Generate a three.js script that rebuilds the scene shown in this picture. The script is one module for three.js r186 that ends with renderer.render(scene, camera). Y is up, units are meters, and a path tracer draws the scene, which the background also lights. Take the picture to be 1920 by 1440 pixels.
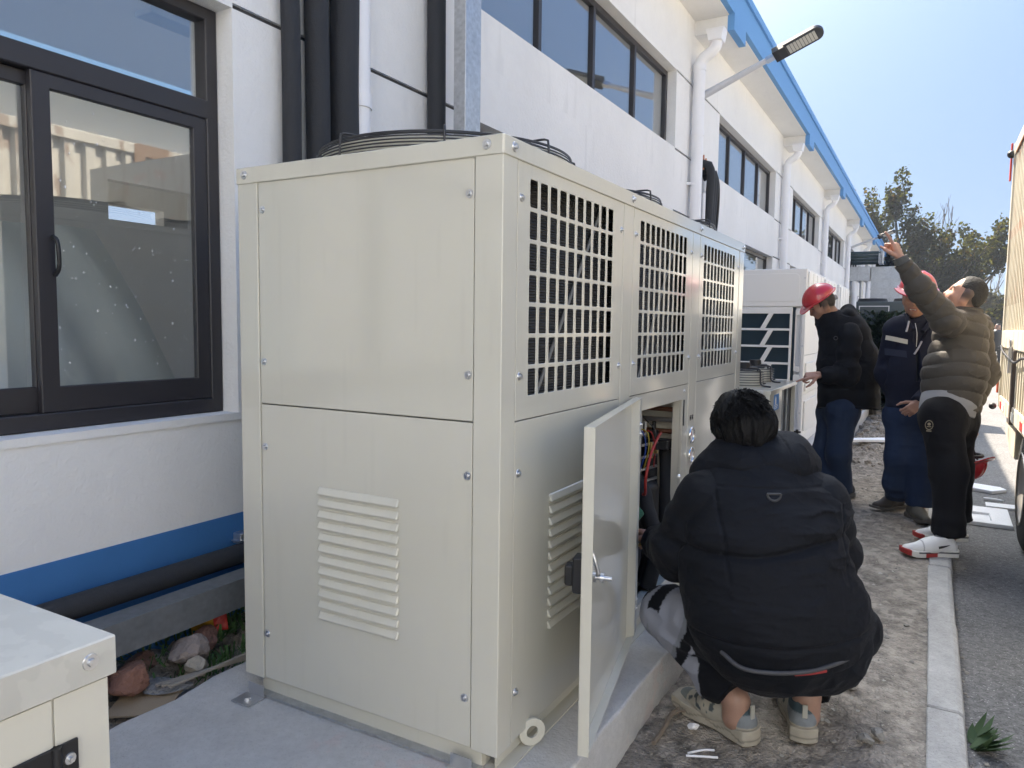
import * as THREE from 'three';
import { RoundedBoxGeometry } from 'three/addons/geometries/RoundedBoxGeometry.js';
import { mergeGeometries, mergeVertices } from 'three/addons/utils/BufferGeometryUtils.js';

// ---------------------------------------------------------------- camera, sky, sun, exposure
const scene = new THREE.Scene();
const camera = new THREE.PerspectiveCamera(54.93, 4 / 3, 0.05, 600);
camera.position.set(1.945, 1.381, 1.651);
camera.rotation.order = 'YXZ';
camera.rotation.set(-0.07983, 0.51409, 0.01243);
scene.add(camera);
const renderer = new THREE.WebGLRenderer({ antialias: true });
renderer.toneMapping = THREE.LinearToneMapping;
renderer.toneMappingExposure = 3.45;
renderer.shadowMap.enabled = true;

const SUN = new THREE.Vector3(-0.394, 0.788, -0.474).normalize();
{
  const W = 512, H = 256, data = new Float32Array(W * H * 4), d = new THREE.Vector3();
  for (let y = 0; y < H; y++) for (let x = 0; x < W; x++) {
    const el = ((y + 0.5) / H - 0.5) * Math.PI, az = ((x + 0.5) / W - 0.5) * 2 * Math.PI;
    d.set(Math.cos(el) * Math.cos(az), Math.sin(el), Math.cos(el) * Math.sin(az));
    const t = Math.pow(Math.max(0, d.y), 0.6), ang = Math.acos(Math.max(-1, Math.min(1, d.dot(SUN))));
    const glow = 4.0 * Math.exp(-ang * ang / 0.07) + 4.4 * Math.exp(-ang / 0.205);   // bright hazy air round the sun
    const o = (y * W + x) * 4;
    data[o] = 0.14 * (1 - t) + 0.004 * t + glow * 0.97;
    data[o + 1] = 0.19 * (1 - t) + 0.07 * t + glow * 0.97;
    data[o + 2] = 0.255 * (1 - t) + 0.235 * t + glow * 0.92;
    data[o + 3] = 1;
    if (d.y < 0) { data[o] = 0.3; data[o + 1] = 0.3; data[o + 2] = 0.3; }
  }
  const tex = new THREE.DataTexture(data, W, H, THREE.RGBAFormat, THREE.FloatType);
  tex.mapping = THREE.EquirectangularReflectionMapping; tex.magFilter = THREE.LinearFilter; tex.minFilter = THREE.LinearFilter; tex.needsUpdate = true;
  scene.background = tex; scene.environment = tex;
}
const sun = new THREE.DirectionalLight(0xfff1dd, 5);
sun.position.copy(SUN).multiplyScalar(60); sun.target.position.set(1, 0, -4);
sun.castShadow = true; sun.shadow.mapSize.set(4096, 4096);
Object.assign(sun.shadow.camera, { left: -45, right: 45, top: 45, bottom: -45, near: 1, far: 160 });
scene.add(sun, sun.target);
scene.fog = new THREE.FogExp2(0xdfeaf5, 0.0013);

// ---------------------------------------------------------------- helpers
const PI = Math.PI, V = (x, y, z) => new THREE.Vector3(x, y, z);
function rngOf(seed) { let a = seed >>> 0; return () => { a = (a + 0x6d2b79f5) >>> 0; let t = Math.imul(a ^ (a >>> 15), 1 | a); t = (t + Math.imul(t ^ (t >>> 7), 61 | t)) ^ t; return ((t ^ (t >>> 14)) >>> 0) / 4294967296; }; }
const hash = (x, y, z) => { let h = Math.imul(x | 0, 374761393) + Math.imul(y | 0, 668265263) + Math.imul(z | 0, 1274126177); h = Math.imul(h ^ (h >>> 13), 1274126177); return ((h ^ (h >>> 16)) >>> 0) / 4294967296; };
const sm = (t) => t * t * (3 - 2 * t), lerp = (a, b, t) => a + (b - a) * t, clamp = (x, a, b) => Math.min(b, Math.max(a, x)), sstep = (a, b, x) => sm(clamp((x - a) / (b - a), 0, 1));
function noise3(x, y, z) {
  const i = Math.floor(x), j = Math.floor(y), k = Math.floor(z), fx = x - i, fy = y - j, fz = z - k, u = fx * fx * (3 - 2 * fx), v = fy * fy * (3 - 2 * fy), w = fz * fz * (3 - 2 * fz);
  const a = hash(i, j, k), b = hash(i + 1, j, k), c = hash(i, j + 1, k), d = hash(i + 1, j + 1, k), e = hash(i, j, k + 1), f = hash(i + 1, j, k + 1), g = hash(i, j + 1, k + 1), h = hash(i + 1, j + 1, k + 1);
  const p = a + (b - a) * u, q = c + (d - c) * u, r = e + (f - e) * u, s = g + (h - g) * u, m = p + (q - p) * v, n = r + (s - r) * v;
  return m + (n - m) * w;
}
const fbm3 = (x, y, z, n = 4) => { let s = 0, a = 0.5; for (let i = 0; i < n; i++) { s += a * noise3(x, y, z); x = x * 2.03 + 11; y = y * 2.03 + 7; z = z * 2.03 + 5; a *= 0.5; } return s / (1 - Math.pow(0.5, n)); };
// tileable value noise with period p cells
function tn(x, y, p, s) {
  const i = Math.floor(x), j = Math.floor(y), fx = x - i, fy = y - j, u = fx * fx * (3 - 2 * fx), v = fy * fy * (3 - 2 * fy), i0 = ((i % p) + p) % p, i1 = (i0 + 1) % p, j0 = ((j % p) + p) % p, j1 = (j0 + 1) % p;
  const a = hash(i0, j0, s), b = hash(i1, j0, s), c = hash(i0, j1, s), d = hash(i1, j1, s), m = a + (b - a) * u, n = c + (d - c) * u;
  return m + (n - m) * v;
}
const tf = (u, v, p, n = 4, s = 0) => { let r = 0, a = 0.5, k = p; for (let i = 0; i < n; i++) { r += a * tn(u * k, v * k, k, s + i); a *= 0.5; k *= 2; } return r / (1 - Math.pow(0.5, n)); };
// a texture from a function of (u, v) giving [r, g, b] in linear values or one grey number
function tex(size, fn, metres, color = true) {
  const w = Array.isArray(size) ? size[0] : size, h = Array.isArray(size) ? size[1] : size, data = new Uint8Array(w * h * 4);
  const enc = (c) => Math.round(255 * clamp(color ? (c <= 0.0031308 ? 12.92 * c : 1.055 * Math.pow(c, 1 / 2.4) - 0.055) : c, 0, 1));
  for (let y = 0; y < h; y++) for (let x = 0; x < w; x++) {
    const r = fn((x + 0.5) / w, (y + 0.5) / h), o = (y * w + x) * 4, a = typeof r === 'number' ? [r, r, r] : r;
    data[o] = enc(a[0]); data[o + 1] = enc(a[1]); data[o + 2] = enc(a[2]); data[o + 3] = 255;
  }
  const t = new THREE.DataTexture(data, w, h);
  t.wrapS = t.wrapT = THREE.RepeatWrapping; t.magFilter = THREE.LinearFilter; t.minFilter = THREE.LinearMipmapLinearFilter; t.generateMipmaps = true;
  if (color) t.colorSpace = THREE.SRGBColorSpace;
  const m = metres ? (Array.isArray(metres) ? metres : [metres, metres]) : [1, 1];
  t.repeat.set(1 / m[0], 1 / m[1]); t.needsUpdate = true;
  return t;
}
const lin = (r, g, b) => new THREE.Color().setRGB(r, g, b);
function mat(c, rough = 0.6, o = {}) { const m = (o.clearcoat || o.transmission || o.sheen || o.ior || o.specularIntensity !== undefined ? new THREE.MeshPhysicalMaterial() : new THREE.MeshStandardMaterial()); m.color.copy(lin(...c)); m.roughness = rough; Object.assign(m, o); return m; }
// uv in metres by the way each face points
function boxUV(g) {
  g = g.index ? g.toNonIndexed() : g;
  const p = g.attributes.position, n = new Float32Array(p.count * 2), a = V(), b = V(), c = V(), e = V();
  for (let i = 0; i < p.count; i += 3) {
    a.fromBufferAttribute(p, i); b.fromBufferAttribute(p, i + 1); c.fromBufferAttribute(p, i + 2);
    e.subVectors(b, a).cross(c.clone().sub(a));
    const x = Math.abs(e.x), y = Math.abs(e.y), z = Math.abs(e.z);
    [a, b, c].forEach((q, k) => { const [s, t] = x >= y && x >= z ? [q.z, q.y] : y >= z ? [q.x, q.z] : [q.x, q.y]; n[(i + k) * 2] = s; n[(i + k) * 2 + 1] = t; });
  }
  g.setAttribute('uv', new THREE.BufferAttribute(n, 2));
  return g;
}
const strip = (g) => { const r = g.index ? g.toNonIndexed() : g.clone(); for (const k of Object.keys(r.attributes)) if (!['position', 'normal', 'uv', 'color'].includes(k)) r.deleteAttribute(k); r.clearGroups?.(); r.groups = []; return r; };
const merge = (list) => { list = list.flat().map(strip); const col = list.some((g) => g.attributes.color); if (!col) return list.length === 1 ? list[0] : mergeGeometries(list); for (const g of list) if (!g.attributes.color) g.setAttribute('color', new THREE.BufferAttribute(new Float32Array(g.attributes.position.count * 3).fill(1), 3)); return mergeGeometries(list); };
const box = (x0, x1, y0, y1, z0, z1, r = 0) => { const w = Math.abs(x1 - x0), h = Math.abs(y1 - y0), d = Math.abs(z1 - z0), g = r ? new RoundedBoxGeometry(w, h, d, 1, Math.min(r, w / 2.1, h / 2.1, d / 2.1)) : new THREE.BoxGeometry(w, h, d); return g.translate((x0 + x1) / 2, (y0 + y1) / 2, (z0 + z1) / 2); };
function cyl(a, b, r0, r1 = r0, seg = 16, open = false) { const d = b.clone().sub(a), g = new THREE.CylinderGeometry(r1, r0, d.length(), seg, 1, open); g.applyQuaternion(new THREE.Quaternion().setFromUnitVectors(V(0, 1, 0), d.clone().normalize())); const m = a.clone().add(b).multiplyScalar(0.5); return g.translate(m.x, m.y, m.z); }
const tube = (pts, r, seg = 32, rs = 8, closed = false) => { const c = new THREE.CatmullRomCurve3(pts.map((p) => Array.isArray(p) ? V(...p) : p), closed, 'catmullrom', 0.5), g = new THREE.TubeGeometry(c, seg, r, rs, closed); if (closed) return g; const cap = (t, s) => { const q = new THREE.CircleGeometry(r, rs), d = c.getTangentAt(t).multiplyScalar(s), p = c.getPointAt(t); q.applyQuaternion(new THREE.Quaternion().setFromUnitVectors(V(0, 0, 1), d)); return q.translate(p.x, p.y, p.z); }; return merge([g, cap(0, -1), cap(1, 1)]); };
// extrude a profile of [x, y] points along z
function prism(pts, depth, bevel = 0, holes = []) {
  const s = new THREE.Shape(pts.map((p) => new THREE.Vector2(...p)));
  for (const h of holes) s.holes.push(new THREE.Path(h.map((p) => new THREE.Vector2(...p))));
  return new THREE.ExtrudeGeometry(s, { depth: depth - 2 * bevel, bevelEnabled: bevel > 0, bevelSize: bevel, bevelThickness: bevel, bevelOffset: -bevel, bevelSegments: 1, curveSegments: 4 }).translate(0, 0, bevel);
}
const rrect = (x0, x1, y0, y1, r, n = 3) => { const out = []; for (const [cx, cy, a] of [[x1 - r, y1 - r, 0], [x0 + r, y1 - r, 1], [x0 + r, y0 + r, 2], [x1 - r, y0 + r, 3]]) for (let k = 0; k <= n; k++) { const t = (a + k / n) * PI / 2; out.push([cx + r * Math.cos(t), cy + r * Math.sin(t)]); } return out; };

const taken = {}, origin = new Map();
function numbered(name) { const n = taken[name] = (taken[name] ?? -1) + 1; return n ? name + '_' + String(n).padStart(3, '0') : name; }
function tag(o, label, category, group, kind) { if (label) o.userData.label = label; if (category) o.userData.category = category; if (group) o.userData.group = group; if (kind) o.userData.kind = kind; return o; }
function thing(name, at, label, category, group) { const g = new THREE.Group(); g.name = numbered(name); g.position.set(...at); origin.set(g, V(...at)); scene.add(g); return tag(g, label, category, group); }
// a mesh from geometry in world coordinates, parented under a thing or a part that is not turned
function part(name, geo, material, parent, uv = true) {
  let g = merge(Array.isArray(geo) ? geo : [geo]);
  if (uv) g = boxUV(g);
  const o = parent ? origin.get(parent) : null;
  if (o) g.translate(-o.x, -o.y, -o.z);
  const m = new THREE.Mesh(g, material); m.castShadow = m.receiveShadow = true;
  m.name = parent ? name : numbered(name);
  (parent ?? scene).add(m); origin.set(m, o ?? V(0, 0, 0));
  return m;
}
// the same mesh again (shared geometry) at an offset or turn under a parent
function again(src, parent, pos, rot) { const m = new THREE.Mesh(src.geometry, src.material); m.name = src.name; m.castShadow = m.receiveShadow = true; if (pos) m.position.set(...pos); if (rot) m.rotation.set(...rot); parent.add(m); return m; }
const single = (name, geo, material, label, category, group, uv = true) => tag(part(name, geo, material, null, uv), label, category, group);
function copyThing(src, at, label, rotY) { const c = src.clone(); c.name = numbered(src.name.replace(/_\d{3}$/, '')); c.userData = { ...src.userData }; if (label) c.userData.label = label; c.position.set(...at); if (rotY !== undefined) c.rotation.y = rotY; scene.add(c); return c; }
function struct(name, geo, material, uv = true) { const m = part(name, geo, material, null, uv); m.userData.kind = 'structure'; return m; }
// smooth surface-net mesh of a distance function: gives position and normal, with optional colour(x, y, z)
function sdfMesh(f, lo, hi, cell, colorOf) {
  const nx = Math.ceil((hi[0] - lo[0]) / cell) + 1, ny = Math.ceil((hi[1] - lo[1]) / cell) + 1, nz = Math.ceil((hi[2] - lo[2]) / cell) + 1, B = 6;
  const val = new Float32Array(nx * ny * nz).fill(1e3), id = (i, j, k) => (k * ny + j) * nx + i, live = [];
  for (let k = 0; k < nz; k += B) for (let j = 0; j < ny; j += B) for (let i = 0; i < nx; i += B) {
    const h = cell * B / 2, d = f(lo[0] + i * cell + h, lo[1] + j * cell + h, lo[2] + k * cell + h);
    if (Math.abs(d) > h * 1.75 * 1.5 + 0.03) { if (d < 0) for (let c = k; c < Math.min(k + B, nz); c++) for (let b = j; b < Math.min(j + B, ny); b++) for (let a = i; a < Math.min(i + B, nx); a++) val[id(a, b, c)] = -1; continue; }
    for (let c = k; c < Math.min(k + B, nz); c++) for (let b = j; b < Math.min(j + B, ny); b++) for (let a = i; a < Math.min(i + B, nx); a++) val[id(a, b, c)] = f(lo[0] + a * cell, lo[1] + b * cell, lo[2] + c * cell);
  }
  const vert = new Int32Array(nx * ny * nz).fill(-1), pos = [], idx = [];
  const E = [[0, 1], [2, 3], [4, 5], [6, 7], [0, 2], [1, 3], [4, 6], [5, 7], [0, 4], [1, 5], [2, 6], [3, 7]];
  for (let k = 0; k < nz - 1; k++) for (let j = 0; j < ny - 1; j++) for (let i = 0; i < nx - 1; i++) {
    const c = []; let s = 0;
    for (let q = 0; q < 8; q++) { const v = val[id(i + (q & 1), j + ((q >> 1) & 1), k + (q >> 2))]; c.push(v); if (v < 0) s++; }
    if (s === 0 || s === 8) continue;
    let x = 0, y = 0, z = 0, n = 0;
    for (const [a, b] of E) { if ((c[a] < 0) === (c[b] < 0)) continue; const t = clamp(c[a] / (c[a] - c[b]), 0.01, 0.99); x += lerp(a & 1, b & 1, t); y += lerp((a >> 1) & 1, (b >> 1) & 1, t); z += lerp(a >> 2, b >> 2, t); n++; }
    vert[id(i, j, k)] = pos.length / 3;
    pos.push(lo[0] + (i + x / n) * cell, lo[1] + (j + y / n) * cell, lo[2] + (k + z / n) * cell);
  }
  const quad = (a, b, c, d, flip) => { if (a < 0 || b < 0 || c < 0 || d < 0) return; if (flip) idx.push(a, c, b, a, d, c); else idx.push(a, b, c, a, c, d); };
  for (let k = 1; k < nz - 1; k++) for (let j = 1; j < ny - 1; j++) for (let i = 1; i < nx - 1; i++) {
    const v = val[id(i, j, k)] < 0;
    if (v !== val[id(i + 1, j, k)] < 0) quad(vert[id(i, j - 1, k - 1)], vert[id(i, j, k - 1)], vert[id(i, j, k)], vert[id(i, j - 1, k)], !v);
    if (v !== val[id(i, j + 1, k)] < 0) quad(vert[id(i - 1, j, k - 1)], vert[id(i - 1, j, k)], vert[id(i, j, k)], vert[id(i, j, k - 1)], !v);
    if (v !== val[id(i, j, k + 1)] < 0) quad(vert[id(i - 1, j - 1, k)], vert[id(i, j - 1, k)], vert[id(i, j, k)], vert[id(i - 1, j, k)], !v);
  }
  const nor = new Float32Array(pos.length), e = cell * 0.45, g = new THREE.BufferGeometry(), col = colorOf ? new Float32Array(pos.length) : null;
  for (let i = 0; i < pos.length; i += 3) {
    const x = pos[i], y = pos[i + 1], z = pos[i + 2];
    let a = f(x + e, y, z) - f(x - e, y, z), b = f(x, y + e, z) - f(x, y - e, z), c = f(x, y, z + e) - f(x, y, z - e);
    const l = Math.hypot(a, b, c) || 1; nor[i] = a / l; nor[i + 1] = b / l; nor[i + 2] = c / l;
    if (col) { const q = colorOf(x, y, z, nor[i], nor[i + 1], nor[i + 2]); col[i] = q[0]; col[i + 1] = q[1]; col[i + 2] = q[2]; }
  }
  g.setAttribute('position', new THREE.Float32BufferAttribute(pos, 3)); g.setAttribute('normal', new THREE.BufferAttribute(nor, 3));
  if (col) g.setAttribute('color', new THREE.BufferAttribute(col, 3));
  g.setIndex(idx);
  return g;
}
// ---------------------------------------------------------------- surface materials
const T = {};
T.plaster = tex(512, (u, v) => { const b = tf(u, v, 5, 3, 3), s = tf(u, v * 0.12, 40, 2, 9), g = tf(u, v, 64, 2, 21); const k = 0.80 + 0.09 * (b - 0.5) - 0.06 * sstep(0.6, 0.85, s) * sstep(0.4, 0.7, b) + 0.03 * (g - 0.5); return [k, k * 0.992, k * 0.975]; }, [3, 3]);
T.plasterB = tex(512, (u, v) => 0.6 * tf(u, v, 48, 3, 5) + 0.4 * tf(u, v, 120, 2, 8), 0.8, false);
T.bluePaint = tex(256, (u, v) => { const k = 0.9 + 0.25 * (tf(u, v, 8, 4, 31) - 0.5); return [0.05 * k, 0.19 * k, 0.47 * k]; }, 1.5);
T.concrete = tex(1024, (u, v) => { const b = tf(u, v, 4, 4, 41), f = tf(u, v, 128, 2, 42), m = tf(u, v, 24, 3, 43); let k = 0.53 + 0.13 * (b - 0.5) + 0.09 * (m - 0.5) + 0.07 * (f - 0.5); const sp = hash(u * 1024, v * 1024, 5); if (sp > 0.992) k *= 0.5; const r = sstep(0.6, 0.72, tf(u, v, 7, 3, 45)) * sstep(0.5, 0.6, m); return [k * (1 + 0.03 * r), k * (0.985 - 0.05 * r), k * (0.955 - 0.06 * r)]; }, 1.6);
T.kerb = tex(512, (u, v) => { const b = tf(u, v, 5, 4, 241), f = tf(u, v, 128, 2, 242), m = tf(u, v, 26, 3, 243); let k = 0.385 + 0.16 * (b - 0.5) + 0.10 * (m - 0.5) + 0.09 * (f - 0.5); if (hash(u * 512, v * 512, 5) > 0.985) k *= 0.55; return [k, k * 0.985, k * 0.95]; }, 1.1);
T.concreteB = tex(512, (u, v) => 0.5 * tf(u, v, 20, 4, 51) + 0.5 * tf(u, v, 110, 2, 52), 0.7, false);
T.asphalt = tex(1024, (u, v) => { const b = tf(u, v, 5, 4, 61), f = hash(u * 512, v * 512, 62), m = tf(u, v, 140, 2, 63); let k = 0.145 + 0.06 * (b - 0.5) + 0.12 * (m - 0.5) + 0.045 * (f - 0.5); if (f > 0.985) k = 0.4; if (hash(u * 512, v * 512, 64) > 0.93) k *= 0.5; return [k * 1.0, k * 0.99, k * 0.98]; }, 2.2);
T.asphaltB = tex(512, (u, v) => tf(u, v, 90, 3, 71), 0.9, false);
T.dirt = tex(1024, (u, v) => { const b = tf(u, v, 6, 5, 81), m = tf(u, v, 40, 3, 82), f = tf(u, v, 160, 2, 83), w = sstep(0.56, 0.7, tf(u, v, 30, 3, 84)); let k = 0.235 + 0.16 * (b - 0.5) + 0.20 * (m - 0.5) + 0.14 * (f - 0.5); k = lerp(k, 0.42, w * 0.55); if (hash(u * 600, v * 600, 85) > 0.994) k = 0.5; return [k * 1.12, k * 1.0, k * 0.85]; }, 1.7);
T.dirtB = tex(512, (u, v) => 0.6 * tf(u, v, 30, 4, 91) + 0.4 * tf(u, v, 100, 2, 92), 0.6, false);
T.galv = tex(512, (u, v) => { const a = tf(u, v, 30, 2, 101), b = tf(u, v, 6, 3, 102); const k = 0.5 + 0.16 * (a - 0.5) + 0.12 * (b - 0.5); return [k * 0.97, k, k * 1.03]; }, 0.5);
T.galvR = tex(256, (u, v) => 0.28 + 0.25 * tf(u, v, 20, 3, 105), 0.5, false);
T.fine = tex(256, (u, v) => 0.5 * tf(u, v, 60, 2, 111) + 0.5 * tf(u, v, 16, 3, 112), 0.12, false);
T.sheet = tex(256, (u, v) => tf(u, v, 3, 3, 121), 0.9, false);
T.cream = tex(512, (u, v) => { const b = tf(u, v, 6, 4, 131), s = tf(u, v * 0.1, 50, 2, 132); const k = 1 + 0.05 * (b - 0.5) - 0.025 * sstep(0.66, 0.85, s); return [0.615 * k, 0.595 * k, 0.515 * k]; }, 1.3);
const M = {}; let soilH;
M.wall = mat([1, 1, 1], 0.9, { map: T.plaster, bumpMap: T.plasterB, bumpScale: 0.0025 });
M.band = mat([1, 1, 1], 0.75, { map: T.bluePaint, bumpMap: T.plasterB, bumpScale: 0.0015 });
M.fascia = mat([0.135, 0.33, 0.63], 0.6, { bumpMap: T.plasterB, bumpScale: 0.001 });
M.joint = mat([0.06, 0.06, 0.065], 0.9);
M.concrete = mat([1, 1, 1], 0.9, { map: T.concrete, bumpMap: T.concreteB, bumpScale: 0.004 });
M.kerb = mat([1, 1, 1], 0.9, { map: T.kerb, bumpMap: T.concreteB, bumpScale: 0.005 });
M.asphalt = mat([1, 1, 1], 0.8, { map: T.asphalt, bumpMap: T.asphaltB, bumpScale: 0.008 });
M.dirt = mat([1, 1, 1], 1, { map: T.dirt, bumpMap: T.dirtB, bumpScale: 0.02 });
M.frame = mat([0.028, 0.026, 0.03], 0.45);
M.glass = mat([0.95, 0.965, 0.97], 0.02, { transmission: 1, thickness: 0, ior: 2.33 });
M.upvc = mat([0.82, 0.82, 0.84], 0.35);
M.foam = mat([0.024, 0.026, 0.031], 0.75, { bumpMap: T.fine, bumpScale: 0.002 });
M.galv = mat([1, 1, 1], 0.42, { map: T.galv, metalness: 0.75, bumpMap: T.sheet, bumpScale: 0.003 });
M.cream = mat([1, 1, 1], 0.34, { map: T.cream, clearcoat: 0.85, clearcoatRoughness: 0.09, bumpMap: T.sheet, bumpScale: 0.006 });
M.creamD = mat([1, 1, 1], 0.5, { map: T.cream });
M.zinc = mat([0.62, 0.63, 0.65], 0.28, { metalness: 0.9 });
M.chrome = mat([0.8, 0.8, 0.8], 0.08, { metalness: 1 });
M.black = mat([0.012, 0.012, 0.014], 0.5);
M.wire = mat([0.035, 0.036, 0.04], 0.4);
M.inner = mat([0.88, 0.88, 0.87], 0.9);
M.white = mat([0.8, 0.8, 0.79], 0.4);
M.copper = mat([0.5, 0.24, 0.15], 0.3, { metalness: 0.9 });
M.brass = mat([0.62, 0.44, 0.18], 0.3, { metalness: 0.9 });

// ---------------------------------------------------------------- ground, road, kerb, plinth
{
  struct('ground', box(-150, 150, -0.5, -0.13, -320, 60), mat([0.34, 0.325, 0.29], 1, { bumpMap: T.dirtB, bumpScale: 0.02 }));
  struct('road', box(2.1, 9.2, -0.4, -0.1, -95, 25), M.asphalt);
  // trodden soil between the plinth and the kerb, with clods heaped further back
  const soil = (X0, X1, Z0, Z1, nx, nz, hf) => { const g = new THREE.PlaneGeometry(1, 1, nx, nz), p = g.attributes.position; for (let i = 0; i < p.count; i++) { const x = lerp(X0, X1, p.getX(i) + 0.5), z = lerp(Z1, Z0, p.getY(i) + 0.5); p.setXYZ(i, x, hf(x, z), z); } g.computeVertexNormals(); return g; };
  soilH = (x, z) => { const far = sstep(-6.3, -7.6, z) * sstep(-15, -9, z), a = fbm3(x * 2.3, 0, z * 2.3, 3) - 0.5, b = fbm3(x * 9, 3, z * 9, 3) - 0.5, c = fbm3(x * 30, 7, z * 30, 2) - 0.5, edge = sstep(1.98, 1.8, x), e2 = sstep(1.13, 1.3, x); return -0.012 + edge * (0.04 * a + (0.018 + 0.1 * far) * b + (0.014 + 0.03 * far) * c) + far * edge * e2 * (0.05 + 0.10 * Math.max(0, fbm3(x * 1.7 + 4, 1, z * 1.1, 3) - 0.35)); };
  struct('soil', soil(1.1, 2.004, -34, 3, 70, 2600, soilH), M.dirt);
  // rubble trench between wall and plinth
  struct('soil', soil(-0.58, -0.12, -14, 3, 30, 700, (x, z) => 0.05 + 0.09 * sstep(-0.2, -0.55, x) + 0.1 * (fbm3(x * 6, 1, z * 6, 4) - 0.5) + 0.03 * (fbm3(x * 30, 4, z * 30, 2) - 0.5)), M.dirt);
  // concrete plinth: uneven edges
  const r = rngOf(7), top = [], N = 90;
  for (let i = 0; i <= N; i++) { const z = lerp(2.8, -13, i / N); top.push([1.128 + 0.012 * (fbm3(z * 3, 0, 1) - 0.5) * 2, z]); }
  for (let i = N; i >= 0; i--) { const z = lerp(2.8, -13, i / N); top.push([-0.155 + 0.045 * (fbm3(z * 5, 5, 1) - 0.5) * 2, z]); }
  const s = new THREE.Shape(top.map(([x, z]) => new THREE.Vector2(x, -z)));
  const g = new THREE.ExtrudeGeometry(s, { depth: 0.34, bevelEnabled: true, bevelSize: 0.008, bevelThickness: 0.008, bevelSegments: 2 });
  g.rotateX(-PI / 2); g.translate(0, -0.196, 0);
  tag(struct('concrete_plinth', g, M.concrete), 'long low concrete plinth that carries the cream outdoor units along the building');
  // kerb stones, one by one
  const kerb = thing('kerb', [2.06, -0.1, -10], 'row of pale concrete kerb stones between the soil strip and the asphalt road', 'kerb');
  kerb.userData.kind = 'structure'; delete kerb.userData.category;
  for (let i = 0; i < 36; i++) {
    const z = 2.4 - i * 0.95, j = (r() - 0.5) * 0.012, h = (r() - 0.5) * 0.008, w = 0.945;
    const q = prism([[2.0 + j, -0.25], [2.122 + j, -0.25], [2.122 + j, -0.028 + h], [2.115 + j, -0.01 + h], [2.098 + j, h], [2.004 + j, h], [2.0 + j, -0.004 + h]], w, 0.006);
    q.translate(0, 0, z - w); part('kerb_stone', q, M.kerb, kerb);
  }
}
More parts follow.
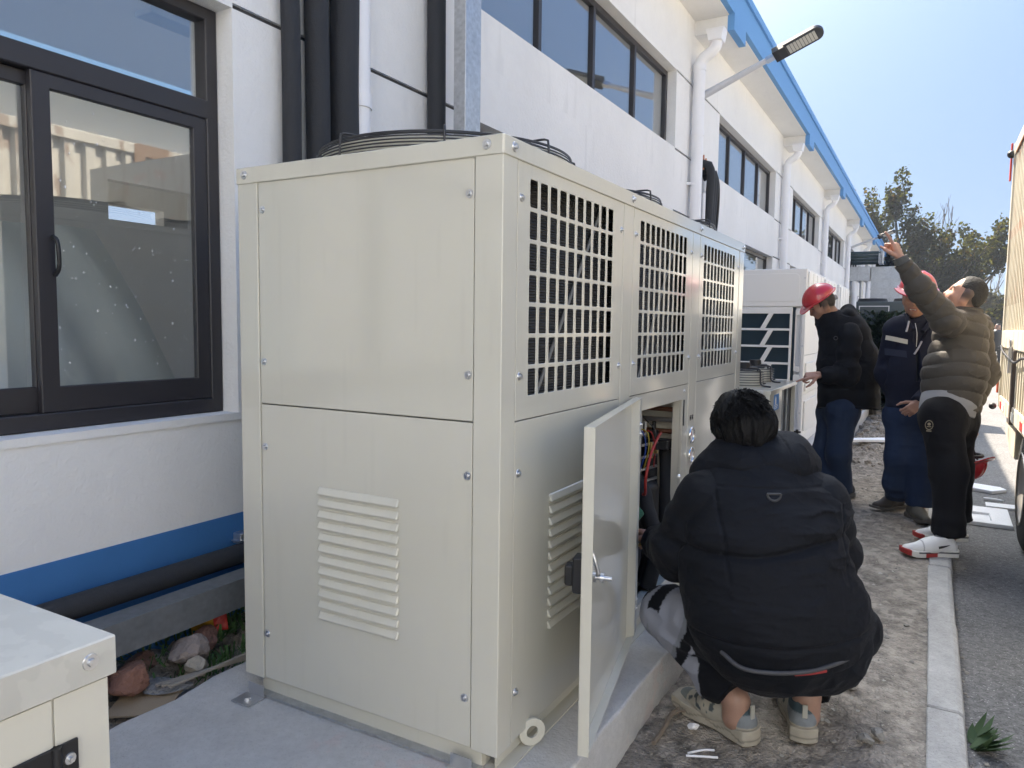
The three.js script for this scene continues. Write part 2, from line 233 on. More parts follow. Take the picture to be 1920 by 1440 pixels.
// ---------------------------------------------------------------- the factory building on the left
const WX = -0.57, BAYS = [9.36, 3.51, -2.34, -8.17, -14.02, -19.87, -25.72, -31.57, -37.42], OPEN = 3.98;
const factory = thing('factory_building', [WX, 0, -15], 'long white rendered factory building with blue base band and blue eaves', 'building');
{
  const zs = (z) => -z;       // shape x runs along -z
  const rect = (a, b, y0, y1) => [[a, y0], [b, y0], [b, y1], [a, y1]];
  const holes = [], joints = [];
  for (let i = 0; i < BAYS.length; i++) {
    const a = zs(BAYS[i]), b = a + OPEN;
    holes.push(rect(a, b, 1.0, 2.64), rect(a, b, 3.32, 4.13));
    const c = b, d = i + 1 < BAYS.length ? zs(BAYS[i + 1]) : b + 1.87;
    for (const y of i === 1 ? [2.65] : [2.65, 3.31, 4.13]) joints.push([c + 0.004, d - 0.004, y - 0.011, y + 0.011]);
  }
  const wall = prism(rect(-10, 45, 0, 4.95), 0.26, 0, [...holes, ...joints.map((q) => rect(q[0], q[1], q[2], q[3]))]);
  wall.rotateY(PI / 2).translate(WX - 0.26, 0, 0);       // shape x -> -z, depth -> +x
  part('wall', wall, M.wall, factory);
  part('wall_joint', joints.map((q) => box(WX - 0.2, WX - 0.018, q[2] - 0.004, q[3] + 0.004, -q[0] + 0.003, -q[1] - 0.003)), M.joint, factory).userData.kind = 'stuff';
  part('base_band', box(WX - 0.01, WX + 0.004, -0.1, 0.574, 9.9, -44.9), M.band, factory);
  part('soffit', box(WX - 0.1, -0.19, 4.853, 4.93, 9.9, -44.9), M.wall, factory);
  part('fascia', box(-0.2, -0.13, 4.86, 5.25, 9.9, -44.95), M.fascia, factory);
  part('fascia_trim', box(-0.128, -0.10, 5.17, 5.262, 9.9, -44.95), M.fascia, factory);
  part('roof', prism([[-0.13, 5.25], [-9, 6.6], [-18, 5.25], [-18, 5.0], [-9, 6.4], [-0.3, 5.05]], 55).translate(0, 0, -45), M.fascia, factory);
  for (let i = 0; i < 8; i++) {
    const z = -1.37 - 5.85 * i;
    part('eaves_beam', box(WX - 0.05, -0.202, 4.69, 4.856, z + 0.27, z - 0.29), M.wall, factory);
    part('fascia_tab', box(-0.203, -0.127, 4.685, 4.9, z + 0.275, z - 0.295), M.fascia, factory);
  }
  // windows: frame with mullions, panes as sub-parts
  const win = (zA, zB, y0, y1, cuts, tr) => {
    const X0 = WX - 0.15, X1 = WX - 0.1, f = 0.055, hs = [], panes = [];
    const rows = tr ? [[y0 + f, tr - 0.045], [tr + 0.045, y1 - f]] : [[y0 + f, y1 - f]];
    rows.forEach((r, k) => { const cs = tr && k ? [zA - f, zB + f] : [zA - f, ...cuts.flatMap((c) => [c + 0.025, c - 0.025]), zB + f]; for (let i = 0; i < cs.length; i += 2) { hs.push([[-cs[i], r[0]], [-cs[i + 1], r[0]], [-cs[i + 1], r[1]], [-cs[i], r[1]]]); panes.push([cs[i], cs[i + 1], r[0], r[1]]); } });
    const g = prism([[-zA, y0], [-zB, y0], [-zB, y1], [-zA, y1]], 0.05, 0.003, hs).rotateY(PI / 2).translate(X0, 0, 0);
    const w = part('window', g, M.frame, factory);
    for (const q of panes) part('pane', box(X0 + 0.02, X0 + 0.026, q[2] - 0.01, q[3] + 0.01, q[0] + 0.01, q[1] - 0.01), M.glass, w);
    return w;
  };
  BAYS.forEach((z, i) => {
    const a = z - 0.002, b = z - OPEN + 0.002;
    if (i < 7) win(a, b, 3.322, 4.128, [1, 2, 3].map((k) => lerp(a, b, k / 4)), 0);
    if (i !== 1 && i < 6) win(a, b, 1.002, 2.638, [1, 2, 3].map((k) => lerp(a, b, k / 4)), 2.25);
  });
  // the near window: transom light above, sliding sashes below, each sash with its own rails
  const a = 3.508, b = -0.468, X0 = WX - 0.15, tY = 2.235;
  const w = part('window', prism([[-a, 1.002], [-b, 1.002], [-b, 2.638], [-a, 2.638]], 0.07, 0.004, [[[-a + 0.05, 1.06], [-b - 0.055, 1.06], [-b - 0.055, tY - 0.035], [-a + 0.05, tY - 0.035]], [[-a + 0.05, tY + 0.04], [-b - 0.055, tY + 0.04], [-b - 0.055, 2.59], [-a + 0.05, 2.59]]]).rotateY(PI / 2).translate(X0 - 0.01, 0, 0), M.frame, factory);
  part('pane', box(X0 + 0.02, X0 + 0.026, tY + 0.03, 2.6, a - 0.04, b + 0.045), M.glass, w);
  const sash = (z0, z1, X) => {
    const s = prism([[-z0, 1.062], [-z1, 1.062], [-z1, tY - 0.037], [-z0, tY - 0.037]], 0.028, 0.003, [[[-z0 + 0.062, 1.15], [-z1 - 0.062, 1.15], [-z1 - 0.062, tY - 0.085], [-z0 + 0.062, tY - 0.085]]]).rotateY(PI / 2).translate(X, 0, 0);
    part('sash', s, M.frame, w);
    part('pane', box(X + 0.011, X + 0.016, 1.14, tY - 0.075, z0 - 0.055, z1 + 0.055), M.glass, w);
  };
  sash(0.265, b + 0.056, X0 + 0.028); sash(1.52, 0.205, X0 - 0.004); sash(2.6, 1.46, X0 + 0.028); sash(a - 0.052, 2.5, X0 - 0.004);
  part('window_handle', [tube([[X0 + 0.06, 1.66, 0.215], [X0 + 0.085, 1.64, 0.213], [X0 + 0.085, 1.56, 0.21], [X0 + 0.06, 1.53, 0.21]], 0.008, 16, 6)], M.black, w);
  const rs = rngOf(61), specks = []; for (let k = 0; k < 110; k++) specks.push(new THREE.SphereGeometry(0.0016 + 0.0022 * rs() * rs(), 6, 4).scale(0.3, 1 + rs(), 1).translate(X0 + (k < 60 ? 0.0445 : 0.0445) + 0.0005, 1.16 + rs() * 0.95, lerp(0.2, -0.41, rs())));
  part('paint_specks', specks, M.upvc, w).userData.kind = 'stuff';
  part('window_sill', box(WX - 0.09, WX + 0.006, 0.972, 1.0005, a + 0.02, b - 0.02), M.wall, factory);
  // inside: plain rooms seen through the glass
  part('room_floor', box(-7.9, WX - 0.262, -0.1, 0.0, 9.9, -44.9), M.concrete, factory);
  part('room_ceiling', box(-18, WX - 0.262, 4.952, 5.04, 9.9, -44.9), M.inner, factory);
  const hs = []; for (let z = 8; z > -42; z -= 5.85) hs.push(rect(-z, -z + 1.6, 2.3, 2.95), rect(-z + 2.2, -z + 4.6, 3.3, 4.4));
  part('back_wall', prism(rect(-9.8, 44.8, 0, 4.95), 0.2, 0, hs).rotateY(PI / 2).translate(-8, 0, 0), M.inner, factory);
  part('corridor_wall', prism(rect(-5, 8, 0, 4.95), 0.1, 0, [rect(1.58, 2.3, 2.1, 2.38), rect(-3.5, -2.2, 0.9, 2.3), rect(4.2, 5.4, 0.9, 2.3)]).rotateY(PI / 2).translate(-3.3, 0, 0), M.inner, factory);
  for (const z of [9.8, -44.8]) part('end_wall', box(-18, WX - 0.262, 0.0, 4.951, z - 0.1, z + 0.1), M.wall, factory);
  for (let i = 0; i < 8; i++) { const z = 1.5 - 5.85 * i; part('roof_brace', [cyl(V(-0.95, 3.3, z - 1), V(-4.5, 4.9, z - 2.6), 0.03, 0.03, 8), cyl(V(-0.95, 4.4, z), V(-7, 4.5, z), 0.04, 0.04, 8)], M.white, factory); }
}
// things inside the near room
{
  const g = new THREE.PlaneGeometry(1, 1, 40, 40), p = g.attributes.position;
  for (let i = 0; i < p.count; i++) { const u = p.getX(i) + 0.5, v = p.getY(i) + 0.5, fold = 0.03 * Math.sin(u * 46 + 3 * v) + 0.06 * fbm3(u * 8, v * 2, 1); p.setXYZ(i, -1.15 - 0.5 * v * v + fold, 0.35 + 1.42 * v + 0.05 * u, 1.9 - u * (2.42 + 0.3 * (1 - v))); }
  g.computeVertexNormals();
  single('cloth_cover', g, mat([0.66, 0.7, 0.69], 0.95, { side: THREE.DoubleSide }), 'grey cloth hanging over goods inside the near window', 'cloth');
  const l = thing('ceiling_light', [-2.2, 3.2, -1.4], 'white strip light under the ceiling seen through the near window', 'ceiling light');
  part('diffuser', box(-2.28, -2.12, 3.18, 3.22, -1.2, -1.75, 0.01), M.white, l);
  part('housing', box(-2.25, -2.15, 3.22, 4.94, -1.4, -1.5), M.white, l);
}
// downpipes, each with its outlet, offset bend and couplings
{
  const dp = (z, r, lab, bend) => {
    const X = WX + r + 0.02, t = thing('downpipe', [X, 0, z], lab, 'downpipe', 'white rainwater downpipes on the factory wall');
    part('pipe', cyl(V(X, 0.1, z), V(X, 4.28, z), r, r, 20), M.upvc, t);
    part('bend', [tube([[X, 4.25, z], [X, 4.33, z], [X + 0.05, 4.41, z], [X + 0.14, 4.47, z], [X + 0.18, 4.53, z], [X + 0.18, 4.6, z]], r * 0.96, 24, 16)], M.upvc, t);
    part('outlet', prism([[-0.075, 4.56], [0.075, 4.56], [0.1, 4.69], [-0.1, 4.69]], 0.17, 0.006).translate(X + 0.18, 0, z - 0.085), M.upvc, t);
    for (const y of [0.9, 2.4, 3.55, 4.27]) part('coupling', cyl(V(X, y, z), V(X, y + 0.07, z), r + 0.007, r + 0.007, 20), M.upvc, t);
    for (const y of [1.6, 3.0]) part('bracket', box(WX - 0.002, X, y, y + 0.03, z - r - 0.012, z + r + 0.012), M.upvc, t);
    return t;
  };
  const first = dp(-6.88, 0.066, 'white downpipe at the pier behind the far end of the large cream unit');
  const labs = ['white downpipe behind the white heat pump, second along the wall beyond the large unit', 'third white downpipe along the wall, with an offset bend under the eaves', 'fourth white downpipe along the wall, before the bracketed dark pipes', 'fifth white downpipe along the wall, above the bracketed dark pipes', 'farthest white downpipe along the wall'];
  labs.forEach((l, i) => copyThing(first, [first.position.x, 0, -12.73 - 5.85 * i], l));
  copyThing(first, [first.position.x - 0.012, 0, -1.13], 'white downpipe beside the three black pipes behind the large cream unit');
}
// insulated black pipes rising up the wall, and the galvanised duct
[[-0.735, 0.041, 'leftmost and thinnest of the three black insulated pipes rising behind the cream unit'], [-0.88, 0.054, 'middle one of the three black insulated pipes rising behind the cream unit'], [-1.04, 0.068, 'thickest of the three black insulated pipes, next to the white downpipe']].forEach(([z, r, l], i) => {
  const pts = []; for (let k = 0; k <= 12; k++) pts.push([WX + r + 0.012 + 0.006 * (noise3(k, i, 2) - 0.5), 0.35 + k * 0.42, z + 0.01 * (noise3(k, i, 5) - 0.5)]);
  single('insulated_pipe', tube(pts, r, 48, 18), M.foam, l, 'pipe');
});
single('insulated_pipe', tube([[WX + 0.06, 0.4, -1.8], [WX + 0.06, 2, -1.805], [WX + 0.06, 3.6, -1.8], [WX + 0.06, 5, -1.8]], 0.052, 40, 16), M.foam, 'single black insulated pipe left of the galvanised vertical duct', 'pipe');
{
  const t = thing('duct', [-0.32, 0, -1.85], 'tall galvanised sheet-metal duct rising behind the cream unit', 'duct');
  part('duct_shaft', box(-0.36, -0.284, 0.4, 5.6, -1.75, -1.905, 0.004), M.galv, t);
  for (const y of [1.2, 2.12, 3.3, 4.4]) part('duct_flange', box(-0.368, -0.276, y, y + 0.012, -1.742, -1.913), M.galv, t);
  part('cable_stub', tube([[-0.32, 2.36, -1.745], [-0.312, 2.3, -1.72], [-0.316, 2.2, -1.728], [-0.322, 2.08, -1.735]], 0.008, 20, 6), M.upvc, t);
  for (let k = 0; k < 4; k++) part('rivet', new THREE.SphereGeometry(0.006, 8, 6).translate(-0.33, 2.16 + 0.06 * k, -1.748), M.zinc, t);
}
// bundle of dark insulated pipes with a loop beside the second upper window
{
  const t = thing('pipe_bundle', [-0.45, 2.4, -7.35], 'bundle of dark insulated refrigerant pipes bent over at the top beside the downpipe', 'pipes');
  for (let k = 0; k < 3; k++) part('insulated_pipe', tube([[WX + 0.01, 3.3 - 0.05 * k, -7.26 - 0.1 * k], [WX + 0.1, 3.32 - 0.05 * k, -7.26 - 0.1 * k], [WX + 0.15, 3.2 - 0.04 * k, -7.27 - 0.1 * k], [WX + 0.13, 2.8, -7.3 - 0.085 * k], [WX + 0.11, 2, -7.3 - 0.06 * k], [WX + 0.1, 1.2, -7.3 - 0.06 * k]], 0.05, 36, 10), M.foam, t);
  part('cable', tube([[WX + 0.14, 3.27, -7.5], [WX + 0.16, 3.1, -7.6], [WX + 0.14, 2.7, -7.66], [WX + 0.12, 2.2, -7.55], [WX + 0.12, 1.6, -7.5]], 0.018, 30, 8), M.black, t);
  part('copper_end', [cyl(V(WX + 0.06, 3.25, -7.26), V(WX + 0.06, 3.42, -7.26), 0.011), cyl(V(WX + 0.06, 3.25, -7.36), V(WX + 0.06, 3.4, -7.36), 0.011)], M.copper, t);
  part('drain_pipe', cyl(V(WX + 0.1, 1, -7.18), V(WX + 0.1, 2.96, -7.18), 0.02), M.upvc, t);
}
// street lamp on the wall, and the far one
{
  const A = V(-0.5, 4.05, -7.08), D = V(0.75, 0.265, 0.1), t = thing('wall_lamp', [-0.5, 4.05, -7.08], 'street lamp on a pale arm fixed to the pier beside the downpipe', 'street lamp', 'street lamps on arms along the factory wall');
  const P = (k) => A.clone().addScaledVector(D, k), pole = mat([0.62, 0.63, 0.66], 0.45, { metalness: 0.3 });
  part('arm', cyl(P(-0.05), P(1.02), 0.045, 0.028, 16), pole, t);
  part('arm_bracket', box(WX + 0.001, -0.5, 3.93, 4.16, -7.02, -7.14), pole, t);
  const q = new THREE.Quaternion().setFromUnitVectors(V(1, 0, 0), D.clone().normalize());
  const put = (g) => { g.rotateX(-0.55); g.applyQuaternion(q); const o = P(1.0); return g.translate(o.x, o.y, o.z); };
  part('driver_box', [put(box(0.06, 0.2, -0.035, 0.05, -0.07, 0.07, 0.006))], M.black, t);
  part('clamp', put(box(-0.03, 0.08, -0.03, 0.03, -0.03, 0.03, 0.006)), M.zinc, t);
  part('lamp_head', put(new THREE.ExtrudeGeometry((() => { const s = new THREE.Shape(); s.moveTo(0, -0.075); s.lineTo(0.32, -0.075); s.absarc(0.32, 0, 0.075, -PI / 2, PI / 2, false); s.lineTo(0, 0.075); return s; })(), { depth: 0.035, bevelEnabled: true, bevelSize: 0.006, bevelThickness: 0.006, bevelSegments: 2 }).rotateX(-PI / 2).translate(0.19, -0.015, 0)), mat([0.03, 0.033, 0.04], 0.4), t);
  const lens = mat([0.45, 0.45, 0.43], 0.3);
  for (let i = 0; i < 9; i++) part('lens', put(box(0.215 + i * 0.034, 0.243 + i * 0.034, -0.028, -0.02, -0.055, 0.055, 0.002)), lens, t);
  copyThing(t, [-0.5, 4.05, -25.2], 'far street lamp arm beyond the pointing hand');
}
// ---------------------------------------------------------------- screws: washer and hex head as one small piece
const screwGeo = (s = 1) => { const g = merge([new THREE.CylinderGeometry(0.0085 * s, 0.0092 * s, 0.0016, 16).translate(0, 0.0008, 0), new THREE.CylinderGeometry(0.0044 * s, 0.0048 * s, 0.005, 6).translate(0, 0.004, 0), new THREE.CylinderGeometry(0.0016 * s, 0.0016 * s, 0.001, 6).translate(0, 0.0066, 0)]); return g; };
const screwZ = boxUV(screwGeo().rotateX(PI / 2)), screwX = boxUV(screwGeo().rotateZ(-PI / 2));
function screw(parent, x, y, z, alongX, k = 1) { k *= 1.3; const m = new THREE.Mesh(alongX ? screwX : screwZ, M.zinc), o = origin.get(parent); m.name = 'screw'; m.scale.setScalar(k); m.position.set(x - o.x, y - o.y, z - o.z); m.rotation[alongX ? 'x' : 'z'] = (x * 71 + y * 37 + z * 53) % 3; m.castShadow = m.receiveShadow = true; parent.add(m); }
// pressed louvre ridge, profile in x (out) and y, length w along z
const louvreGeo = (w) => prism([[0, 0.0115], [0.004, 0.009], [0.0115, -0.006], [0.012, -0.0095], [0.0105, -0.0118], [0.0, -0.0118]], w, 0.004);

const finTex = tex(64, (u, v) => 0.5 + 0.5 * Math.sin(v * 2 * PI * 4), [0.1, 0.034], false);
// ---------------------------------------------------------------- the large cream condensing unit
const unit = thing('condensing_unit', [0.49, 0.152, -1.39], 'large cream three-fan condensing unit with grilled side and one lower door standing open', 'air conditioning unit');
{
  const B = 0.209, T1 = 1.829, W = 0.98, L = 2.78;
  // base channel and lifting lugs
  const chan = (x0, x1, z0, z1) => box(x0, x1, 0.153, 0.2085, z0, z1, 0.003);
  part('base_rail', chan(0.06, 0.92, -0.018, -0.07), M.creamD, unit);
  part('base_rail', [prism([[0.955, 0.1535], [0.995, 0.1535], [0.995, 0.158], [0.955, 0.158], [0.955, 0.2085], [0.95, 0.2085], [0.95, 0.1535]], 2.7).translate(0, 0, -2.74)], M.creamD, unit);
  part('base_rail', chan(0.02, 0.07, -0.075, -2.74), M.creamD, unit);
  part('base_strip', box(0.055, 0.925, 0.1545, 0.162, 0.012, -0.02), M.galv, unit);
  for (const z of [-0.19, -2.55]) { const g = new THREE.RingGeometry(0.018, 0.04, 24), s = new THREE.Shape(); s.absarc(0, 0, 0.04, 0, 2 * PI); const h = new THREE.Path(); h.absarc(0, 0, 0.019, 0, 2 * PI, true); s.holes.push(h); part('lifting_lug', new THREE.ExtrudeGeometry(s, { depth: 0.008, bevelEnabled: true, bevelSize: 0.001, bevelThickness: 0.001, bevelSegments: 1, curveSegments: 12 }).rotateY(0.9).translate(0.985, 0.198, z), M.creamD, unit); }
  for (const x of [0.1, 0.905]) part('foot_bracket', [box(x - 0.07, x + 0.01, 0.1535, 0.157, 0.02, 0.085), box(x - 0.065, x + 0.005, 0.157, 0.195, 0.016, 0.0195), cyl(V(x - 0.03, 0.157, 0.055), V(x - 0.03, 0.166, 0.055), 0.012, 0.012, 6)], M.zinc, unit);
  // corner posts
  for (const [x0, x1] of [[0.0, 0.0865], [0.8945, W]]) for (const [z0, z1] of [[0, -0.076], [-L + 0.11, -L]]) part('corner_post', box(x0, x1, B, T1 - 0.012, z0, z1, 0.003), M.cream, unit);
  // near side: two panels
  part('side_panel', box(0.0895, 0.891, 1.122, T1 - 0.013, -0.003, -0.024, 0.0025), M.cream, unit);
  const low = part('side_panel', box(0.0895, 0.891, B + 0.003, 1.1185, -0.0035, -0.024, 0.0025), M.cream, unit);
  for (let i = 0; i < 12; i++) part('louvre', louvreGeo(0.31).rotateY(-PI / 2).translate(0.645, 0.868 - i * 0.0355, -0.0038), M.cream, low);
  for (const [x, y] of [[0.107, 1.73], [0.876, 1.722], [0.106, 1.255], [0.876, 1.246], [0.106, 0.983], [0.876, 0.973], [0.104, 0.363], [0.872, 0.351]]) screw(unit, x, y, -0.0028);
  // far side and the side towards the wall
  part('side_panel', box(0.0895, 0.891, B + 0.003, T1 - 0.013, -L + 0.02, -L + 0.003), M.cream, unit);
  part('side_panel', box(0.003, 0.02, B + 0.003, T1 - 0.013, -0.078, -L + 0.112), M.cream, unit);
  // lid with turned-down edge
  part('lid', prism(rrect(-0.004, W + 0.004, -L - 0.004, 0.004, 0.006, 2), 0.05, 0.002, [-0.46, -1.39, -2.32].map((z) => { const h = []; for (let k = 0; k < 40; k++) h.push([0.49 + 0.41 * Math.cos(k * PI / 20), z + 0.41 * Math.sin(k * PI / 20)]); return h; })).rotateX(PI / 2).translate(0, 1.864, 0), M.cream, unit);
  for (const x of [0.035, 0.932]) screw(unit, x, 1.841, 0.0045, false, 1.15);
  for (const z of [-0.05, -0.93, -1.84, -2.735]) screw(unit, W + 0.0045, 1.84, z, true, 1.15);
  // long side
  const X = W, bays = [[-0.079, -0.852], [-0.957, -1.727], [-1.852, -2.665]];
  for (const [z0, z1] of [[-0.855, -0.954], [-1.73, -1.849]]) part('post', box(X - 0.03, X - 0.0015, B, T1 - 0.012, z0, z1, 0.002), M.cream, unit);
  bays.forEach(([z0, z1], i) => {
    const a = z0 - 0.0015, b = z1 + 0.0015, cols = 10, gy = 0.0861, gx = i === 2 ? 0.0650 : 0.0622, cw = i === 2 ? 0.0485 : 0.0463, gs = z0 - 0.071, hs = [];
    for (let r = 0; r < 7; r++) for (let c = 0; c < cols; c++) hs.push(rrect(-(gs - c * gx), -(gs - c * gx - cw), 1.7765 - r * gy - 0.0742, 1.7765 - r * gy, 0.006, 2));
    part('grille_panel', prism([[-a, 1.1215], [-b, 1.1215], [-b, T1 - 0.013], [-a, T1 - 0.013]], 0.0036, 0.0012, hs).rotateY(PI / 2).translate(X - 0.0052, 0, 0), M.cream, unit);
    for (const y of [1.72, 1.242]) { screw(unit, X - 0.0014, y, z0 - 0.022, true); screw(unit, X - 0.0014, y, z1 + 0.02, true); }
    part('coil', box(X - 0.16, X - 0.06, 1.15, 1.81, z0 - 0.02, z1 + 0.01), mat([0.075, 0.074, 0.068], 0.6, { bumpMap: finTex, bumpScale: 0.008 }), unit);
    part('coil_brace', cyl(V(X - 0.05, 1.16, z0 - 0.2), V(X - 0.05, 1.80, z1 + 0.08), 0.006, 0.006, 6), mat([0.25, 0.25, 0.24], 0.6), unit);
  });
  part('coil_header', box(0.3, X - 0.165, 1.13, 1.815, -0.1, -2.66), M.black, unit);
  part('deck', box(0.021, X - 0.031, 1.105, 1.119, -0.03, -2.75), M.creamD, unit);
  // lower panels
  const p1 = part('lower_panel', box(X - 0.016, X - 0.002, B + 0.003, 1.1185, bays[0][0] - 0.0015, bays[0][1] + 0.0015, 0.002), M.cream, unit);
  for (let i = 0; i < 12; i++) part('louvre', louvreGeo(0.36).translate(X - 0.0022, 0.868 - i * 0.0355, -0.652), M.cream, p1);
  for (const y of [0.975, 0.353]) { screw(unit, X - 0.0014, y, -0.1, true); screw(unit, X - 0.0014, y, -0.832, true); }
  part('lower_panel', box(X - 0.016, X - 0.002, B + 0.003, 1.1185, bays[2][0] - 0.0015, bays[2][1] + 0.0015, 0.002), M.cream, unit);
  // the door opening: frame strip, jamb, lower sill
  part('opening_frame', prism([[0.957, B + 0.003], [1.7285, B + 0.003], [1.7285, 1.1185], [0.957, 1.1185]], 0.012, 0.001, [[[0.985, 0.262], [1.648, 0.262], [1.648, 1.052], [0.985, 1.052]]]).rotateY(PI / 2).translate(X - 0.016, 0, 0), M.cream, unit);
  part('jamb', box(X - 0.05, X - 0.017, 0.262, 1.052, -1.6485, -1.654), M.cream, unit);
  part('jamb', box(X - 0.05, X - 0.017, 0.262, 1.052, -0.985, -0.978), M.cream, unit);
  part('door_seal', box(X - 0.003, X + 0.001, 0.93, 1.05, -1.658, -1.663), M.black, unit);
  screw(unit, X - 0.003, 1.09, -1.662, true, 0.8);
  // two chrome gauges in the post, with hand-written marks above
  for (const y of [0.872, 0.775]) {
    const g = part('gauge', [new THREE.TorusGeometry(0.034, 0.007, 8, 28).rotateY(PI / 2).translate(X + 0.004, y, -1.785)], M.chrome, unit);
    part('gauge_face', cyl(V(X - 0.001, y, -1.785), V(X + 0.003, y, -1.785), 0.033, 0.033, 24), mat([0.75, 0.75, 0.75], 0.3), g);
    part('gauge_needle', box(X + 0.0032, X + 0.0042, y - 0.002, y + 0.022, -1.784, -1.786), mat([0.5, 0.02, 0.02], 0.5), g);
  }
  const ink = (x, y, z, strokes, s, n = 'ink_mark', onX = true) => part(n, strokes.map(([a, b, c, d]) => { const p = onX ? V(x, y + b * s, z - a * s) : V(x + a * s, y + b * s, z), q = onX ? V(x, y + d * s, z - c * s) : V(x + c * s, y + d * s, z); return cyl(p, q, 0.0016, 0.0013, 5); }), M.black, unit);
  ink(X - 0.001, 0.945, -1.765, [[0, 0, 0, 1], [0, 1, 0.8, 1], [0.8, 1, 0.8, 0], [0, 0, 0.8, 0], [0.25, 0.3, 0.25, 0.7], [0.25, 0.7, 0.55, 0.7], [0.55, 0.7, 0.55, 0.3], [0.25, 0.3, 0.55, 0.3]], 0.022);
  ink(X - 0.001, 0.945, -1.797, [[0.4, -0.1, 0.4, 1.1], [0, 0.8, 0.3, 0.7], [0.3, 0.7, 0, 0.2], [0.9, 0.9, 0.5, 0.6], [0.5, 0.6, 0.9, 0.1]], 0.022);
  // inside the open bay
  const dark = M.cream, grey = mat([0.35, 0.36, 0.37], 0.4, { metalness: 0.4 });
  part('floor_plate', prism([[0.1, 0.957], [0.945, 0.957], [0.945, 1.727], [0.1, 1.727]], 0.006, 0, [[[0.7, 1.3], [0.9, 1.3], [0.9, 1.44], [0.7, 1.44]]]).rotateX(-PI / 2).scale(1, 1, 1).translate(0, 0.226, 0), M.creamD, unit);
  part('partition', box(0.03, 0.94, 0.235, 1.1, -0.952, -0.957), dark, unit);
  part('partition', box(0.03, 0.94, 0.235, 1.1, -1.735, -1.731), dark, unit);
  part('partition', box(0.024, 0.035, 0.235, 1.1, -0.96, -1.73), dark, unit);
  part('compressor', [new THREE.CylinderGeometry(0.17, 0.17, 0.3, 24).rotateZ(PI / 2).translate(0.55, 0.42, -1.3), new THREE.SphereGeometry(0.17, 24, 16).translate(0.7, 0.42, -1.3), box(0.4, 0.7, 0.55, 0.63, -1.22, -1.38, 0.02)], M.black, unit);
  part('control_box', box(0.74, 0.84, 0.86, 1.0, -1.05, -1.2, 0.004), grey, unit);
  part('control_box', box(0.72, 0.84, 0.84, 0.985, -1.34, -1.5, 0.004), grey, unit);
  part('upright', box(0.85, 0.88, 0.83, 1.1, -1.24, -1.34), grey, unit);
  for (let i = 0; i < 4; i++) part('manifold_pipe', cyl(V(0.84, 0.86 - i * 0.055, -1.3), V(0.87, 0.85 - i * 0.055, -1.62), 0.007, 0.007, 8), M.zinc, unit);
  for (let i = 0; i < 3; i++) part('manifold_pipe', cyl(V(0.78, 1.06 - i * 0.035, -1.02), V(0.8, 1.06 - i * 0.035, -1.5), 0.006, 0.006, 8), M.zinc, unit);
  for (const z of [-1.1, -1.48]) part('brass_valve', [cyl(V(0.89, 0.8, z), V(0.89, 0.87, z), 0.008, 0.006, 8), cyl(V(0.89, 0.83, z), V(0.92, 0.83, z), 0.009, 0.009, 6)], M.brass, unit);
  part('red_hose', tube([[0.9, 0.9, -1.58], [0.93, 0.9, -1.45], [0.945, 0.85, -1.32], [0.945, 0.76, -1.26], [0.93, 0.68, -1.3], [0.9, 0.66, -1.36]], 0.006, 40, 8), mat([0.4, 0.03, 0.025], 0.45), unit);
  part('thin_hose', tube([[0.8, 0.78, -1.36], [0.84, 0.72, -1.38], [0.84, 0.7, -1.46], [0.8, 0.76, -1.52]], 0.004, 30, 6), mat([0.3, 0.03, 0.03], 0.45), unit);
  part('copper_pipe', tube([[0.66, 0.4, -1.07], [0.74, 0.5, -1.07], [0.86, 0.58, -1.1], [0.91, 0.66, -1.15], [0.89, 0.7, -1.19], [0.83, 0.62, -1.2], [0.76, 0.45, -1.19]], 0.017, 40, 10), M.copper, unit);
  const gfoam = mat([0.05, 0.20, 0.13], 0.8, { bumpMap: T.fine, bumpScale: 0.004 });
  part('valve_cover', [cyl(V(0.84, 0.52, -1.17), V(0.9, 0.62, -1.27), 0.04, 0.045, 12), cyl(V(0.84, 0.53, -1.17), V(0.87, 0.4, -1.15), 0.06, 0.035, 10)], gfoam, unit);
  part('pipe_end', [new THREE.TorusGeometry(0.03, 0.006, 8, 20).rotateY(1.2).translate(0.86, 0.64, -1.33), cyl(V(0.78, 0.62, -1.29), V(0.86, 0.64, -1.33), 0.03, 0.03, 14)], M.black, unit);
  const sleeveM = mat([0.02, 0.021, 0.024], 0.8), rr = rngOf(404);
  for (let k = 0; k < 9; k++) { const z = -1.0 - 0.068 * k + 0.02 * rr(), x = 0.78 + 0.14 * rr(); part('lagged_pipe', tube([[x, 0.24, z], [x + 0.03, 0.42, z - 0.02 * rr()], [x - 0.02, 0.58, z - 0.06 + 0.08 * rr()], [x - 0.08, 0.66 + 0.06 * rr(), z - 0.05], [x - 0.3, 0.7, z - 0.05]], 0.024 + 0.014 * rr(), 28, 10), sleeveM, unit); }
  for (let k = 0; k < 8; k++) part('lagged_pipe', tube([[0.32 + 0.084 * k, 0.24, -1.69], [0.32 + 0.084 * k, 0.5, -1.68 + 0.02 * rr()], [0.3 + 0.086 * k, 0.7 + 0.03 * rr(), -1.685], [0.29 + 0.085 * k, 0.8, -1.72]], 0.037, 20, 10), sleeveM, unit);
  for (let k = 0; k < 5; k++) part('manifold_pipe', cyl(V(0.4, 1.05 - 0.05 * k, -1.68), V(0.94, 1.05 - 0.05 * k - 0.01 * rr(), -1.69), 0.011, 0.011, 10), k % 2 ? M.copper : M.zinc, unit);
  for (const x of [0.5, 0.68, 0.84]) part('pressure_switch', [cyl(V(x, 0.8, -1.66), V(x, 0.9, -1.66), 0.022, 0.022, 14), cyl(V(x, 0.9, -1.66), V(x, 0.94, -1.66), 0.01, 0.01, 8)], M.black, unit);
